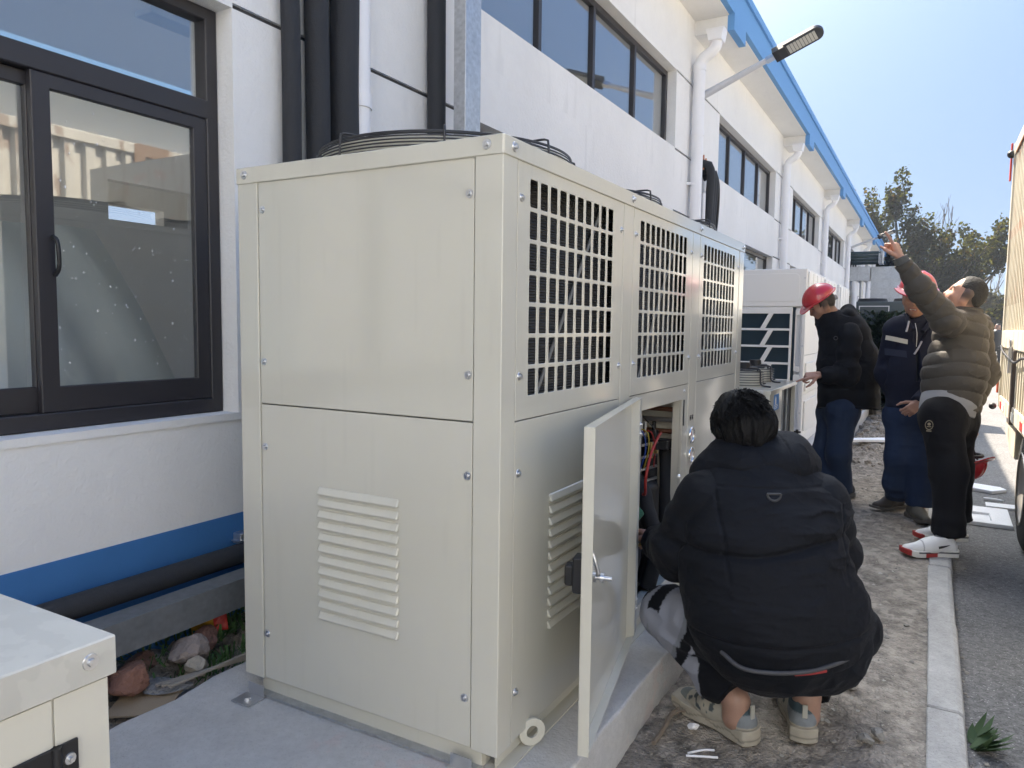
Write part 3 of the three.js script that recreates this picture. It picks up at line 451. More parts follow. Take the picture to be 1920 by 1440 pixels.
  part('solenoid_block', box(0.56, 0.92, 0.815, 0.86, -1.62, -1.7, 0.006), M.black, unit);
  part('accumulator', [new THREE.CylinderGeometry(0.085, 0.085, 0.4, 24).translate(0.82, 0.45, -1.55), new THREE.SphereGeometry(0.085, 24, 12).scale(1, 0.5, 1).translate(0.82, 0.65, -1.55)], M.black, unit);
  for (let k = 0; k < 10; k++) { const z = -1.06 - 0.05 * k, c = [[0.3, 0.02, 0.02], [0.03, 0.03, 0.035], [0.02, 0.06, 0.3], [0.4, 0.3, 0.03]][k % 4]; part('wire', tube([[0.845, 0.97 - 0.03 * (k % 3), z], [0.89, 0.92, z - 0.02 * rr()], [0.9, 0.85, z - 0.05 * rr()], [0.88, 0.74 + 0.05 * rr(), z - 0.1 * rr()]], 0.0032, 18, 5), mat(c, 0.5), unit); }
  for (let k = 0; k < 6; k++) part('contactor', box(0.8405, 0.862, 0.9, 0.96, -1.352 - 0.024 * k, -1.372 - 0.024 * k, 0.002), k % 2 ? mat([0.5, 0.5, 0.48], 0.5) : M.black, unit);
  part('wiring_duct', box(0.7, 0.84, 1.015, 1.05, -1.0, -1.62, 0.003), grey, unit);
  part('junction_box', box(0.82, 0.88, 0.44, 0.5, -1.12, -1.2, 0.004), grey, unit);
  // the open door: hinge at the post, swung towards the camera
  const door = new THREE.Group(); door.name = 'door'; const o = origin.get(unit), hx = 0.995, hz = -0.962;
  door.position.set(hx - o.x, -o.y, hz - o.z); door.rotation.y = Math.atan2(0.175, 0.855) + PI / 2; unit.add(door); origin.set(door, V(0, 0, 0));
  // local: -x runs along the door from hinge to free edge, y up, +z the inner face (towards the camera side)
  const Wd = 0.873, y0 = 0.222, y1 = 1.118;
  part('door_panel', box(-Wd, 0, y0, y1, 0, 0.0016), M.cream, door);
  part('door_flange', box(-Wd, -Wd + 0.0018, y0, y1, 0.0016, 0.03, 0.0008), M.cream, door);
  part('door_flange', box(-Wd + 0.002, 0, y1 - 0.0018, y1, 0.0016, 0.028, 0.0008), M.cream, door);
  part('door_flange', box(-Wd + 0.002, 0, y0, y0 + 0.0018, 0.0016, 0.028, 0.0008), M.cream, door);
  // folded return at the hinge side, extruded upwards
  part('door_flange', prism([[0.0, -0.0016], [0.0, -0.028], [-0.05, -0.028], [-0.075, -0.0016], [-0.07, -0.0016], [-0.048, -0.026], [-0.003, -0.026], [-0.003, -0.0016]], y1 - y0 - 0.006).rotateX(-PI / 2).translate(0, y0 + 0.003, 0), M.cream, door);
  for (const y of [1.02, 0.985, 0.36, 0.325]) { const s = new THREE.Mesh(screwZ, M.zinc); s.name = 'hinge_bolt'; s.position.set(-0.025, y, 0.028); door.add(s); }
  const hy = 0.705, hxx = -Wd + 0.045;
  part('handle', [box(-Wd + 0.02, -Wd + 0.075, hy - 0.045, hy + 0.055, -0.03, -0.001, 0.006), box(-Wd + 0.03, -Wd + 0.07, hy - 0.03, hy + 0.03, -0.055, -0.028, 0.008)], M.black, door);
  part('latch', [cyl(V(hxx, hy, 0.002), V(hxx, hy, 0.014), 0.024, 0.024, 20), box(-Wd + 0.03, -Wd + 0.06, hy - 0.055, hy - 0.02, 0.0018, 0.006)], M.black, door);
  part('latch_cam', [cyl(V(hxx, hy, 0.012), V(hxx, hy, 0.075), 0.0065, 0.0065, 10), cyl(V(hxx, hy, 0.022), V(hxx, hy, 0.032), 0.014, 0.014, 6), cyl(V(hxx, hy, 0.044), V(hxx, hy, 0.054), 0.014, 0.014, 6), tube([[hxx, hy, 0.038], [hxx - 0.004, hy + 0.02, 0.036], [hxx - 0.008, hy + 0.045, 0.03], [hxx - 0.004, hy + 0.065, 0.022], [hxx - 0.009, hy + 0.078, 0.018]], 0.0055, 20, 6)], M.zinc, door);
  for (const m of door.children) m.castShadow = m.receiveShadow = true;
  // fan guards on the lid: stacked wire rings with hoops, blades below
  [-0.46, -1.39, -2.32].forEach((z) => {
    const c = V(0.49, 0, z);
    const ring = (R, y, r) => new THREE.TorusGeometry(R, r, 6, 72).rotateX(PI / 2).translate(c.x, y, c.z);
    part('fan_ring', [new THREE.LatheGeometry([[0.40, 1.80], [0.404, 1.866], [0.414, 1.9], [0.414, 1.914], [0.411, 1.916], [0.409, 1.9], [0.396, 1.80]].map((q) => new THREE.Vector2(...q)), 64).translate(c.x, 0, c.z)], M.creamD, unit);
    const wires = []; for (let k = 0; k < 6; k++) wires.push(ring(0.432 - 0.0015 * k * k * 0.3, 1.873 + k * 0.0098, 0.0024)); for (let k = 0; k < 12; k++) wires.push(ring(0.42 - k * 0.031, 1.926 + 0.010 * Math.sin(k / 12 * PI / 2), 0.0022));
    const hoops = []; for (let k = 0; k < 8; k++) { const t = k * PI / 4 + 0.2 + (k % 2 ? 0.0 : 0.0), q = (R, y) => [c.x + R * Math.cos(t), y, c.z + R * Math.sin(t)]; hoops.push(tube([q(0.438, 1.866), q(0.437, 1.91), q(0.434, 1.926), q(0.42, 1.939), q(0.3, 1.942), q(0.06, 1.945)], 0.0036, 32, 6)); }
    const g = part('fan_guard', [...wires, ...hoops], M.wire, unit, false);
    part('fan_hub', cyl(V(c.x, 1.74, c.z), V(c.x, 1.82, c.z), 0.09, 0.08, 24), M.black, g);
    for (let k = 0; k < 4; k++) { const b = box(0.06, 0.38, -0.004, 0.004, -0.09, 0.09, 0.003).rotateX(0.45).rotateY(k * PI / 2 + 0.4).translate(c.x, 1.78, c.z); part('fan_blade', b, M.black, g); }
  });
}
// ---------------------------------------------------------------- small cream unit in the left foreground
{
  const t = thing('equipment_box', [0.75, 0.152, 1.9], 'corner of a cream sheet-metal unit in the left foreground with dusty lid', 'air conditioning unit');
  const dust = mat([1, 1, 1], 0.55, { map: tex(512, (u, v) => { const a = tf(u, v, 6, 4, 201), b = sstep(0.5, 0.56, tf(u, v, 14, 3, 202)), k = lerp(0.56, 0.49, b * 0.5) * (0.94 + 0.12 * a); return [k, k * 0.98, k * 0.89]; }, 0.35), bumpMap: T.sheet, bumpScale: 0.003 });
  part('lid', prism([[0.4, 0.93], [1.056, 0.93], [1.056, 0.978], [1.054, 0.98], [0.4, 0.98]], 1.6, 0.0015).translate(0, 0, 1.1), dust, t);
  part('body', box(0.41, 1.049, 0.25, 0.9295, 1.108, 2.69, 0.003), M.cream, t);
  part('base', box(0.44, 1.03, 0.153, 0.2495, 1.13, 2.65), M.creamD, t);
  part('panel', box(1.0492, 1.0522, 0.26, 0.927, 1.1795, 2.6, 0.001), M.cream, t);
  part('edge_strip', box(1.0492, 1.0518, 0.26, 0.927, 1.11, 1.177, 0.001), M.cream, t);
  part('screw', [screwGeo(1.15).rotateZ(-PI / 2).translate(1.0562, 0.957, 1.134)], M.zinc, t);
  const h = part('hinge', [box(1.0523, 1.0563, 0.826, 0.868, 1.152, 1.226, 0.001), cyl(V(1.056, 0.826, 1.178), V(1.056, 0.868, 1.178), 0.006, 0.006, 10)], M.black, t);
  for (const z of [1.163, 1.21]) part('screw', [screwGeo(0.8).rotateZ(-PI / 2).translate(1.0564, 0.847, z)], M.zinc, h);
}
// ---------------------------------------------------------------- services along the wall base
{
  single('steel_beam', prism([[-0.43, 0.275], [-0.33, 0.275], [-0.33, 0.388], [-0.43, 0.388]], 9, 0.005).translate(0, 0, -7), mat([0.3, 0.31, 0.32], 0.6, { map: T.galv }), 'grey square steel beam lying along the wall base behind the units', 'beam');
  const pts = []; for (let k = 0; k <= 16; k++) pts.push([-0.485 + 0.004 * (noise3(k, 1, 1) - 0.5), 0.43 + 0.004 * (noise3(k, 4, 1) - 0.5), 2.2 - k * 0.5]);
  single('insulated_pipe', tube(pts, 0.041, 60, 16), M.foam, 'long black insulated pipe lying on the blue wall base, above the steel beam', 'pipe');
  single('foil_bracket', [box(-0.56, -0.51, 0.455, 0.5, -0.42, -0.47, 0.004), box(-0.545, -0.5, 0.47, 0.475, -0.4, -0.46, 0.001)], M.zinc, 'small shiny metal bracket on the blue band beside the large cream unit', 'bracket');
}
const rockGeo = (r, seed, sx = 1, sy = 0.7, sz = 1, d = 3, rough = 1) => { let g = new THREE.IcosahedronGeometry(1, d); const p = g.attributes.position, rr = rngOf(seed), cuts = []; for (let k = 0; k < 13; k++) { const n = V(rr() - 0.5, rr() - 0.5, rr() - 0.5).normalize(); cuts.push([n, 0.5 + 0.33 * rr()]); } const v = V(); for (let i = 0; i < p.count; i++) { v.fromBufferAttribute(p, i); for (let m = 0; m < 2; m++) for (const [n, c] of cuts) { const e = v.dot(n) - c; if (e > 0) v.addScaledVector(n, -e); } const k = 1 + rough * 0.34 * (fbm3(v.x * 3.5 + seed, v.y * 3.5, v.z * 3.5, 4) - 0.5); p.setXYZ(i, v.x * k * r * sx, v.y * k * r * sy, v.z * k * r * sz); } g.deleteAttribute('uv'); g.deleteAttribute('normal'); g.computeVertexNormals(); return g; };
const stoneMat = (c) => mat(c, 0.95, { bumpMap: T.concreteB, bumpScale: 0.01 });
{
  const S = [
    ['stone', [-0.33, 0.2, -0.02], 0.075, [0.26, 0.22, 0.2], 'rounded grey-pink stone in the trench beside the large unit', [1.1, 0.8, 1]],
    ['stone', [-0.24, 0.175, 0.005], 0.045, [0.33, 0.3, 0.25], 'small pale stone at the plinth edge in the trench', [1, 1.1, 0.9]],
    ['broken_brick', [-0.34, 0.19, 0.2], 0.085, [0.24, 0.12, 0.085], 'broken red brick in the trench nearest the foreground unit', [1.2, 0.7, 0.9]],
    ['broken_brick', [-0.4, 0.19, 0.29], 0.08, [0.2, 0.105, 0.08], 'dark red brick lump behind the broken brick in the trench', [1.1, 0.7, 1]],
    ['broken_brick', [-0.38, 0.19, -0.13], 0.06, [0.22, 0.12, 0.1], 'red brick lump behind the rounded stone in the trench', [1, 0.8, 1]],
    ['broken_brick', [-0.43, 0.17, 0.08], 0.06, [0.21, 0.12, 0.09], 'brick lump half buried in the trench between stone and broken brick', [1.1, 0.6, 1]],
  ];
  S.forEach(([n, p, r, c, l, s], i) => { const g = rockGeo(r, 300 + i, ...s).rotateY(i * 1.3); g.translate(...p); single(n, g, stoneMat(c), l, n.replace('_', ' ')); });
  single('slate_piece', rockGeo(0.12, 320, 1, 0.1, 0.6).rotateY(0.7).translate(-0.27, 0.15, 0.13), stoneMat([0.2, 0.2, 0.2]), 'flat grey slab piece lying in the trench by the plinth', 'slab');
  single('cardboard', new THREE.BoxGeometry(0.2, 0.006, 0.14).rotateY(0.5).rotateX(0.15).translate(-0.25, 0.125, 0.2), mat([0.36, 0.28, 0.19], 0.9, { bumpMap: T.fine, bumpScale: 0.002 }), 'torn brown cardboard at the plinth edge in the trench', 'cardboard');
  const slats = thing('wood_strips', [-0.2, 0.16, -0.02], 'thin grey wooden strips lying along the plinth edge in the trench', 'wood');
  for (let k = 0; k < 3; k++) part('strip', box(-0.006, 0.006, -0.004, 0.004, -0.2, 0.2, 0.001).rotateX(-0.06).rotateY(0.12 * k - 0.2).translate(-0.2 + 0.014 * k, 0.16 + 0.008 * k, -0.03), mat([0.3, 0.27, 0.23], 0.9), slats);
  const wr = thing('snack_wrapper', [-0.42, 0.235, -0.2], 'crumpled yellow and red wrapper on the grass by the wall', 'wrapper');
  const cr = (w, seed) => { const g = new THREE.PlaneGeometry(w, 0.09, 14, 12), p = g.attributes.position; for (let i = 0; i < p.count; i++) p.setZ(i, 0.03 * fbm3(p.getX(i) * 30 + seed, p.getY(i) * 30, 1, 3)); g.computeVertexNormals(); return g.rotateY(0.9).rotateZ(0.15); };
  part('wrapper_body', cr(0.08, 1).translate(-0.44, 0.235, -0.17), mat([0.62, 0.33, 0.03], 0.4, { side: THREE.DoubleSide }), wr);
  part('wrapper_end', cr(0.05, 5).translate(-0.405, 0.232, -0.225), mat([0.5, 0.03, 0.02], 0.4, { side: THREE.DoubleSide }), wr);
  // grass and weeds in the trench
  const r = rngOf(33), L = [];
  for (let i = 0; i < 2600; i++) { const z = -0.05 - r() * 2.2 + (r() < 0.3 ? 0.2 : 0), x = -0.22 - r() * 0.33, h = 0.02 + 0.05 * r(), a = r() * 6.28, w = 0.004 + 0.006 * r(); L.push(new THREE.PlaneGeometry(w, h, 1, 2).translate(0, h / 2, 0).rotateX(0.2 + r() * 0.9).rotateY(a).translate(x, 0.11 + 0.05 * (x < -0.35), z)); }
  const gr = part('grass', L, mat([0.06, 0.13, 0.035], 0.8, { side: THREE.DoubleSide }), null); tag(gr, 'green weeds growing between wall and plinth behind the unit', null, null, 'stuff');
}
// ---------------------------------------------------------------- heat-pump cabinets further along the plinth
{
  const coilM = mat([0.04, 0.075, 0.1], 0.5, { bumpMap: finTex, bumpScale: 0.01 });
  const make = (z0, label) => {
    const X0 = 0.02, X1 = 0.81, z1 = z0 - 1.27, t = thing('heat_pump', [0.41, 0.152, z0 - 0.635], label, 'air conditioning unit', 'white heat pump cabinets in a row');
    const f = X1 - 0.004;
    part('cabinet', box(X0 + 0.03, X1 - 0.01, 0.25, 1.6, z0 - 0.06, z1 + 0.02), M.black, t);
    part('top_cover', box(X0, X1, 1.605, 2.0, z0, z1, 0.012), M.white, t);
    part('top_moulding', prism(rrect(X0 + 0.05, X1 - 0.07, 1.66, 1.95, 0.05), 0.006, 0.002).translate(0, 0, z0 - 0.001), M.white, t);
    part('base', box(X0, X1, 0.154, 0.26, z0 - 0.005, z1 + 0.005, 0.004), M.white, t);
    part('coil', box(X0 + 0.04, X1 - 0.15, 0.27, 1.58, z0 - 0.03, z0 - 0.055), coilM, t);
    // near side: grid of bars with slanted ribs
    const hs = [], rows = 7, y0 = 0.3, ph = 0.178;
    for (let k = 0; k < rows; k++) { const a = y0 + k * ph + 0.012, b = a + ph - 0.024; const s = 0.36 + X0; hs.push([[X0 + 0.06, a], [s - 0.02, a], [s + 0.06, b], [X0 + 0.06, b]], [[s + 0.03, a], [X1 - 0.155, a], [X1 - 0.155, b], [s + 0.11, b]]); }
    part('side_grille', prism([[X0 + 0.01, 0.262], [X1 - 0.13, 0.262], [X1 - 0.13, 1.603], [X0 + 0.01, 1.603]], 0.022, 0.003, hs).translate(0, 0, z0 - 0.026), M.white, t);
    part('louvre_strip', box(X1 - 0.128, X1 - 0.1, 0.27, 1.6, z0 - 0.03, z0 - 0.04), coilM, t);
    for (const [a, b] of [[0.28, 0.9], [0.93, 1.58]]) part('handle_recess', prism(rrect(X1 - 0.1, X1 - 0.035, a, b, 0.012), 0.014, 0.004, [rrect(X1 - 0.09, X1 - 0.045, a + 0.06, b - 0.06, 0.01)]).translate(0, 0, z0 - 0.02), M.white, t);
    part('side_back', box(X1 - 0.13, X1 - 0.01, 0.262, 1.603, z0 - 0.042, z0 - 0.05), M.white, t);
    part('corner_post', box(X1 - 0.034, X1, 0.26, 1.604, z0 - 0.001, z0 - 0.04, 0.004), M.white, t);
    // front: two stacked panels, each with raised fields
    for (const [a, b] of [[0.262, 0.69], [0.694, 1.1], [1.104, 1.604]]) part('front_panel', box(X1 - 0.012, X1, a, b, z0 - 0.042, z1 + 0.004, 0.003), M.white, t);
    for (const [za, zb] of [[0.06, 0.3], [0.36, 0.6], [0.66, 0.9], [0.96, 1.2]]) part('raised_field', box(X1, X1 + 0.02, 1.63, 1.97, z0 - za, z0 - zb, 0.01), M.white, t);
    for (const [a, b] of [[0.3, 0.62], [0.72, 1.02]]) part('raised_field', box(X1 - 0.001, X1 + 0.02, a, b, z0 - 0.1, z0 - 1.18, 0.015), M.white, t);
    for (const y of [0.5, 1.2, 1.9]) part('screw', [screwGeo(1).rotateX(PI / 2).translate(X1 - 0.02, y, z0 + 0.0005)], M.zinc, t);
    return t;
  };
  const a = make(-6.5, 'nearest white heat pump cabinet, its side grille facing behind the small cream unit');
  copyThing(a, [0.41, 0.152, -8.46], 'second white heat pump cabinet, behind the man in the black coat');
  copyThing(a, [0.41, 0.152, -10.2], 'farthest white heat pump cabinet, next to the dark unit');
}
{
  // small cream chiller between the large unit and the heat pumps
  const t = thing('small_chiller', [0.7, 0.152, -4.3], 'small cream chiller with two wire fan guards on top and a blue sticker', 'air conditioning unit');
  const X0 = 0.4, X1 = 0.985, z0 = -3.72, z1 = -4.87, yT = 0.945;
  part('lid', prism(rrect(X0 - 0.005, X1 + 0.008, z1 - 0.01, z0 + 0.005, 0.004, 2), 0.03, 0.002).rotateX(PI / 2).translate(0, yT, 0), M.cream, t);
  part('front_panel', box(X0, X1, 0.2, 0.914, z0, z0 - 0.012, 0.002), M.cream, t);
  part('side_panel', box(X1 - 0.012, X1, 0.2, 0.914, z0 - 0.0125, z0 - 0.5, 0.002), M.cream, t);
  part('back_panel', box(X0, X1 - 0.03, 0.2, 0.914, z1 + 0.012, z1), M.cream, t);
  part('side_panel', box(X0, X0 + 0.012, 0.2, 0.914, z0 - 0.0125, z1 + 0.0125), M.cream, t);
  part('base', box(X0 + 0.02, X1 - 0.01, 0.153, 0.1995, z0 - 0.02, z1 + 0.02), M.creamD, t);
  part('coil', box(X1 - 0.07, X1 - 0.03, 0.2, 0.912, z0 - 0.51, z1 + 0.04), mat([0.035, 0.037, 0.042], 0.5, { bumpMap: finTex, bumpScale: 0.004 }), t);
  for (const z of [z0 - 0.68, z0 - 0.86]) part('coil_rail', box(X1 - 0.028, X1 - 0.02, 0.2, 0.912, z, z - 0.015), M.galv, t);
  part('corner_post', box(X1 - 0.03, X1, 0.2, 0.914, z1 + 0.035, z1 + 0.0125, 0.002), M.cream, t);
  part('sticker', box(X1, X1 + 0.0015, 0.785, 0.9, z0 - 0.16, z0 - 0.36), mat([0.03, 0.2, 0.55], 0.4), t);
  part('sticker_emblem', prism([[0, 0], [0.05, 0], [0.05, 0.04], [0.025, 0.06], [0, 0.04]], 0.001).rotateY(PI / 2).translate(X1 + 0.0016, 0.83, z0 - 0.2), M.white, t);
  for (let k = 0; k < 3; k++) part('sticker_line', box(X1 + 0.0016, X1 + 0.0025, 0.797 + 0.012 * k, 0.803 + 0.012 * k, z0 - 0.18, z0 - 0.3 - 0.02 * (k % 2)), M.white, t);
  part('hinge', box(X1, X1 + 0.005, 0.77, 0.83, z0 - 0.02, z0 - 0.08, 0.002), M.black, t);
  const g = part('gauge', [new THREE.TorusGeometry(0.036, 0.008, 8, 28).translate(0.945, 0.835, z0 + 0.004)], M.chrome, t);
  part('gauge_face', cyl(V(0.945, 0.835, z0 + 0.001), V(0.945, 0.835, z0 + 0.004), 0.034, 0.034, 24), mat([0.7, 0.7, 0.7], 0.3), g);
  const st = []; const r = rngOf(5); for (let c = 0; c < 3; c++) for (let k = 0; k < 5; k++) { const x = 0.79 + c * 0.04, y = 0.875; st.push(cyl(V(x + r() * 0.028, y + r() * 0.03, z0 + 0.0015), V(x + r() * 0.028, y + r() * 0.03, z0 + 0.0015), 0.002, 0.0015, 5)); }
  part('ink_mark', st, M.black, t);
  for (const x of [0.72, 0.93]) screw(t, x, 0.93, z0 + 0.0055, false, 1.1);
  for (const [x, z] of [[0.72, -4.1], [0.70, -4.62]]) {
    const c = part('fan_ring', [new THREE.CylinderGeometry(0.13, 0.14, 0.1, 32, 1, true).translate(x, 0.995, z)], M.creamD, t);
    const w = []; for (let k = 0; k < 6; k++) w.push(new THREE.TorusGeometry(0.146, 0.003, 6, 40).rotateX(PI / 2).translate(x, 0.955 + k * 0.019, z)); for (let k = 1; k < 5; k++) w.push(new THREE.TorusGeometry(0.03 * k, 0.0025, 6, 32).rotateX(PI / 2).translate(x, 1.07, z));
    for (let k = 0; k < 4; k++) { const a = k * PI / 2 + 0.5, q = (R, y) => [x + R * Math.cos(a), y, z + R * Math.sin(a)]; w.push(tube([q(0.25, 0.951), q(0.19, 0.953), q(0.162, 0.97), q(0.158, 1.03), q(0.15, 1.07), q(0.1, 1.078), q(0.02, 1.078)], 0.007, 30, 6)); }
    part('fan_guard', w, M.wire, c, false);
    part('fan_motor', cyl(V(x, 1.075, z), V(x, 1.12, z), 0.05, 0.045, 16), M.black, c);
  }
  const k = thing('hose_tap', [0.99, 0.4, -5.0], 'small black tap on a thin pipe at the corner of the small chiller', 'tap');
  part('tap_body', [cyl(V(0.99, 0.3, -5.0), V(0.99, 0.52, -5.0), 0.012), new THREE.SphereGeometry(0.022, 10, 8).translate(0.99, 0.46, -5.0), cyl(V(0.96, 0.5, -5.0), V(1.02, 0.5, -5.0), 0.008)], M.black, k);
}
// dark unit with white outline, beyond the heat pumps; hedge plant before it; ducts and pipe rack
{
  const dk = mat([0.07, 0.09, 0.095], 0.5), t = thing('dark_cooler', [1.35, 0, -12.4], 'dark grey cooling cabinet with two flat fans on top behind the shrub', 'air conditioning unit');
  part('cabinet', box(0.83, 1.95, 0.1, 1.84, -12.0, -12.9, 0.01), dk, t);
  part('trim', prism([[0.875, 0.6], [1.33, 0.6], [1.33, 1.77], [0.875, 1.77]], 0.01, 0, [[[0.89, 0.62], [1.315, 0.62], [1.315, 1.755], [0.89, 1.755]]]).translate(0, 0, -11.995), M.white, t);
  for (const x of [1.05, 1.6]) part('fan_cover', cyl(V(x, 1.84, -12.4), V(x, 1.9, -12.4), 0.24, 0.22, 28), M.black, t);
  const d = thing('duct', [-0.2, 3.02, -26.3], 'horizontal galvanised duct leaving the wall below the pipe rack', 'duct');
  part('duct_shaft', box(-0.575, 0.05, 3.02, 3.49, -26.1, -26.7, 0.004), M.galv, d);
  for (const x of [-0.3, -0.02]) part('duct_flange', box(x - 0.02, x + 0.02, 2.98, 3.53, -26.06, -26.74), M.galv, d);
  const e = thing('duct', [0.6, 2.3, -26.8], 'bright galvanised plenum box behind the helmeted worker', 'duct');
  part('plenum', box(0.08, 1.2, 2.2, 3.5, -26.4, -27.4, 0.004), M.galv, e);
  for (const y of [2.42, 2.72, 3.05, 3.44]) part('plenum_rail', box(0.05, 1.23, y, y + 0.045, -26.36, -27.43), M.galv, e);
  const p = thing('pipe_rack', [-0.1, 3.6, -26.3], 'dark insulated pipes stacked on a bracket sticking out from the wall', 'pipes');
  for (let k = 0; k < 4; k++) part('insulated_pipe', cyl(V(WX, 3.93 - 0.095 * k, -26 - 0.2 * k), V(0.36 + 0.04 * k, 3.93 - 0.095 * k, -26 - 0.2 * k), 0.055, 0.055, 12), mat([0.05, 0.075, 0.08], 0.7), p);
  for (let k = 0; k < 3; k++) part('bracket', box(0.3 + 0.05 * k, 0.33 + 0.05 * k, 3.58, 4.0, -25.95, -26.7), M.galv, p);
  [[-0.4, 0.09], [-0.2, 0.06], [0.0, 0.08]].forEach(([x, r], i) => single('standpipe', cyl(V(x, 0, -26.2 - 0.1 * i), V(x, 3.01, -26.2 - 0.1 * i), r, r, 14), i % 2 ? M.galv : M.upvc, ['white standpipe nearest the wall beneath the horizontal duct', 'grey standpipe between two white ones beneath the horizontal duct', 'white standpipe farthest from the wall beneath the horizontal duct'][i], 'pipe'));
}
// ---------------------------------------------------------------- leaves, shrubs and trees
const leafM = (c) => mat(c, 0.65, { transmission: 0.45, thickness: 0, side: THREE.DoubleSide });
function leaves(spots, size, r, per, spread) {
  const n = spots.length * per, P = new Float32Array(n * 18), N = new Float32Array(n * 18), C = new Float32Array(n * 18), a = V(), u = V(), w = V(), nn = V(); let o = 0;
  for (const s of spots) { const ct = 0.75 + 0.5 * r(); for (let k = 0; k < per; k++) {
    a.set(r() - 0.5, r() - 0.5, r() - 0.5).multiplyScalar(2 * spread).add(s); u.set(r() - 0.5, r() - 0.6, r() - 0.5).normalize(); w.set(r() - 0.5, r() - 0.5, r() - 0.5).cross(u).normalize(); nn.crossVectors(u, w).normalize();
    const l = size * (0.6 + 0.8 * r()), b = l * 0.3, t = ct * (0.75 + 0.5 * r()), ye = r() < 0.12 ? 1.5 : 1;
    const q = [a.clone().addScaledVector(u, -l / 2), a.clone().addScaledVector(w, b), a.clone().addScaledVector(u, l / 2), a.clone().addScaledVector(w, -b)];
    for (const i of [0, 1, 2, 0, 2, 3]) { P.set([q[i].x, q[i].y, q[i].z], o); N.set([nn.x, nn.y, nn.z], o); C.set([t * ye, t, t], o); o += 3; }
  } }
  const g = new THREE.BufferGeometry(); g.setAttribute('position', new THREE.BufferAttribute(P, 3)); g.setAttribute('normal', new THREE.BufferAttribute(N, 3)); g.setAttribute('color', new THREE.BufferAttribute(C, 3)); g.setAttribute('uv', new THREE.BufferAttribute(new Float32Array(n * 12), 2));
  return g;
}
const bark = mat([0.09, 0.075, 0.06], 0.95, { bumpMap: T.dirtB, bumpScale: 0.02 });
function limb(out, tips, p, d, len, rad, depth, r, opt) {
  const segs = 4, pts = [p.clone()], q = p.clone(), dir = d.clone();
  for (let k = 0; k < segs; k++) { dir.x += (r() - 0.5) * 0.35; dir.z += (r() - 0.5) * 0.35; dir.y += (r() - 0.5) * 0.2 + opt.up; dir.normalize(); q.addScaledVector(dir, len / segs); pts.push(q.clone()); }
  for (let k = 0; k < segs; k++) out.push(cyl(pts[k], pts[k + 1], rad * (1 - 0.13 * k), rad * (1 - 0.13 * (k + 1)), depth > 2 ? 7 : 4, true));
  if (depth <= opt.leafDepth) for (let k = 1; k <= segs; k++) { tips.push(pts[k].clone().lerp(pts[k - 1], r())); tips.push(pts[k].clone()); }
  if (depth <= 0) return;
  const n = opt.kids + (r() < 0.5 ? 1 : 0);
  for (let k = 0; k < n; k++) { const at = pts[1 + Math.floor(r() * segs)], e = dir.clone().add(V(r() - 0.5, (r() - 0.45) * 0.8, r() - 0.5).multiplyScalar(opt.wide)).normalize(); limb(out, tips, at, e, len * (0.55 + 0.3 * r()), rad * 0.55, depth - 1, r, opt); }
}
function tree(label, at, height, seed, opt, category = 'tree') {
  const r = rngOf(seed), t = thing(opt.name ?? 'tree', at, label, category), o = V(...at), wood = [], tips = [];
  const th = height * opt.trunk;
  wood.push(cyl(o, o.clone().add(V(0.1, th, 0)), opt.rad, opt.rad * 0.75, 10, true));
  for (const [dx, dy, dz, l] of opt.limbs) limb(wood, tips, o.clone().add(V(0.1, th * 0.9, 0)), V(dx, dy, dz).normalize(), height * l, opt.rad * 0.6, opt.depth, r, opt);
  part('trunk', wood, bark, t);
  if (opt.per) { const g = leaves(tips, opt.leaf, r, opt.per, opt.spread), m = part('crown', g, opt.mat, t, false); m.userData.kind = 'stuff'; }
  return t;
}
const LV = Object.assign(leafM([0.21, 0.22, 0.05]), { vertexColors: true }), LY = Object.assign(leafM([0.17, 0.165, 0.055]), { vertexColors: true }), LD = Object.assign(leafM([0.15, 0.25, 0.11]), { vertexColors: true });
tree('large evergreen tree with spreading limbs above the workers heads', [0.8, -0.13, -40], 8.3, 11, { trunk: 0.2, rad: 0.26, depth: 3, kids: 2, wide: 1.1, up: 0.05, leafDepth: 1, per: 14, leaf: 0.2, spread: 0.3, mat: LV, limbs: [[-0.45, 1, 0, 0.42], [-0.15, 1, 0.2, 0.46], [0.15, 1, -0.2, 0.42], [0.45, 0.9, 0.1, 0.44], [0.85, 0.6, 0, 0.4], [-0.8, 0.7, 0.1, 0.28], [0.6, 0.25, 0.2, 0.25], [-0.5, 0.3, -0.2, 0.25]] });
tree('slim evergreen tree leaning right, close behind the large tree', [2.3, -0.13, -42], 5.9, 23, { trunk: 0.2, rad: 0.16, depth: 3, kids: 2, wide: 0.9, up: 0.03, leafDepth: 1, per: 14, leaf: 0.19, spread: 0.28, mat: LV, limbs: [[0.75, 0.7, 0, 0.5], [1.0, 0.45, 0.1, 0.42], [0.4, 1, -0.1, 0.42], [0.2, 0.9, 0.3, 0.35], [-0.2, 0.8, 0, 0.3]] });
tree('bare leafless treetop rising above the large evergreen', [1.95, -0.13, -46], 9.6, 31, { trunk: 0.6, rad: 0.11, depth: 3, kids: 2, wide: 0.8, up: 0.1, leafDepth: -1, per: 0, limbs: [[0.2, 1, 0, 0.2], [-0.3, 1, 0, 0.18], [0.45, 1, 0, 0.18]] });
tree('round green tree at the far end of the road beside the truck', [5.2, -0.13, -58], 5.2, 47, { trunk: 0.2, rad: 0.2, depth: 3, kids: 2, wide: 1.3, up: 0.0, leafDepth: 1, per: 18, leaf: 0.24, spread: 0.42, mat: LY, limbs: [[-0.6, 0.8, 0, 0.3], [0.1, 1, 0, 0.36], [0.7, 0.8, 0, 0.34], [-0.9, 0.35, 0, 0.3], [0.9, 0.35, 0, 0.3], [0, 0.6, 0.6, 0.28]] });
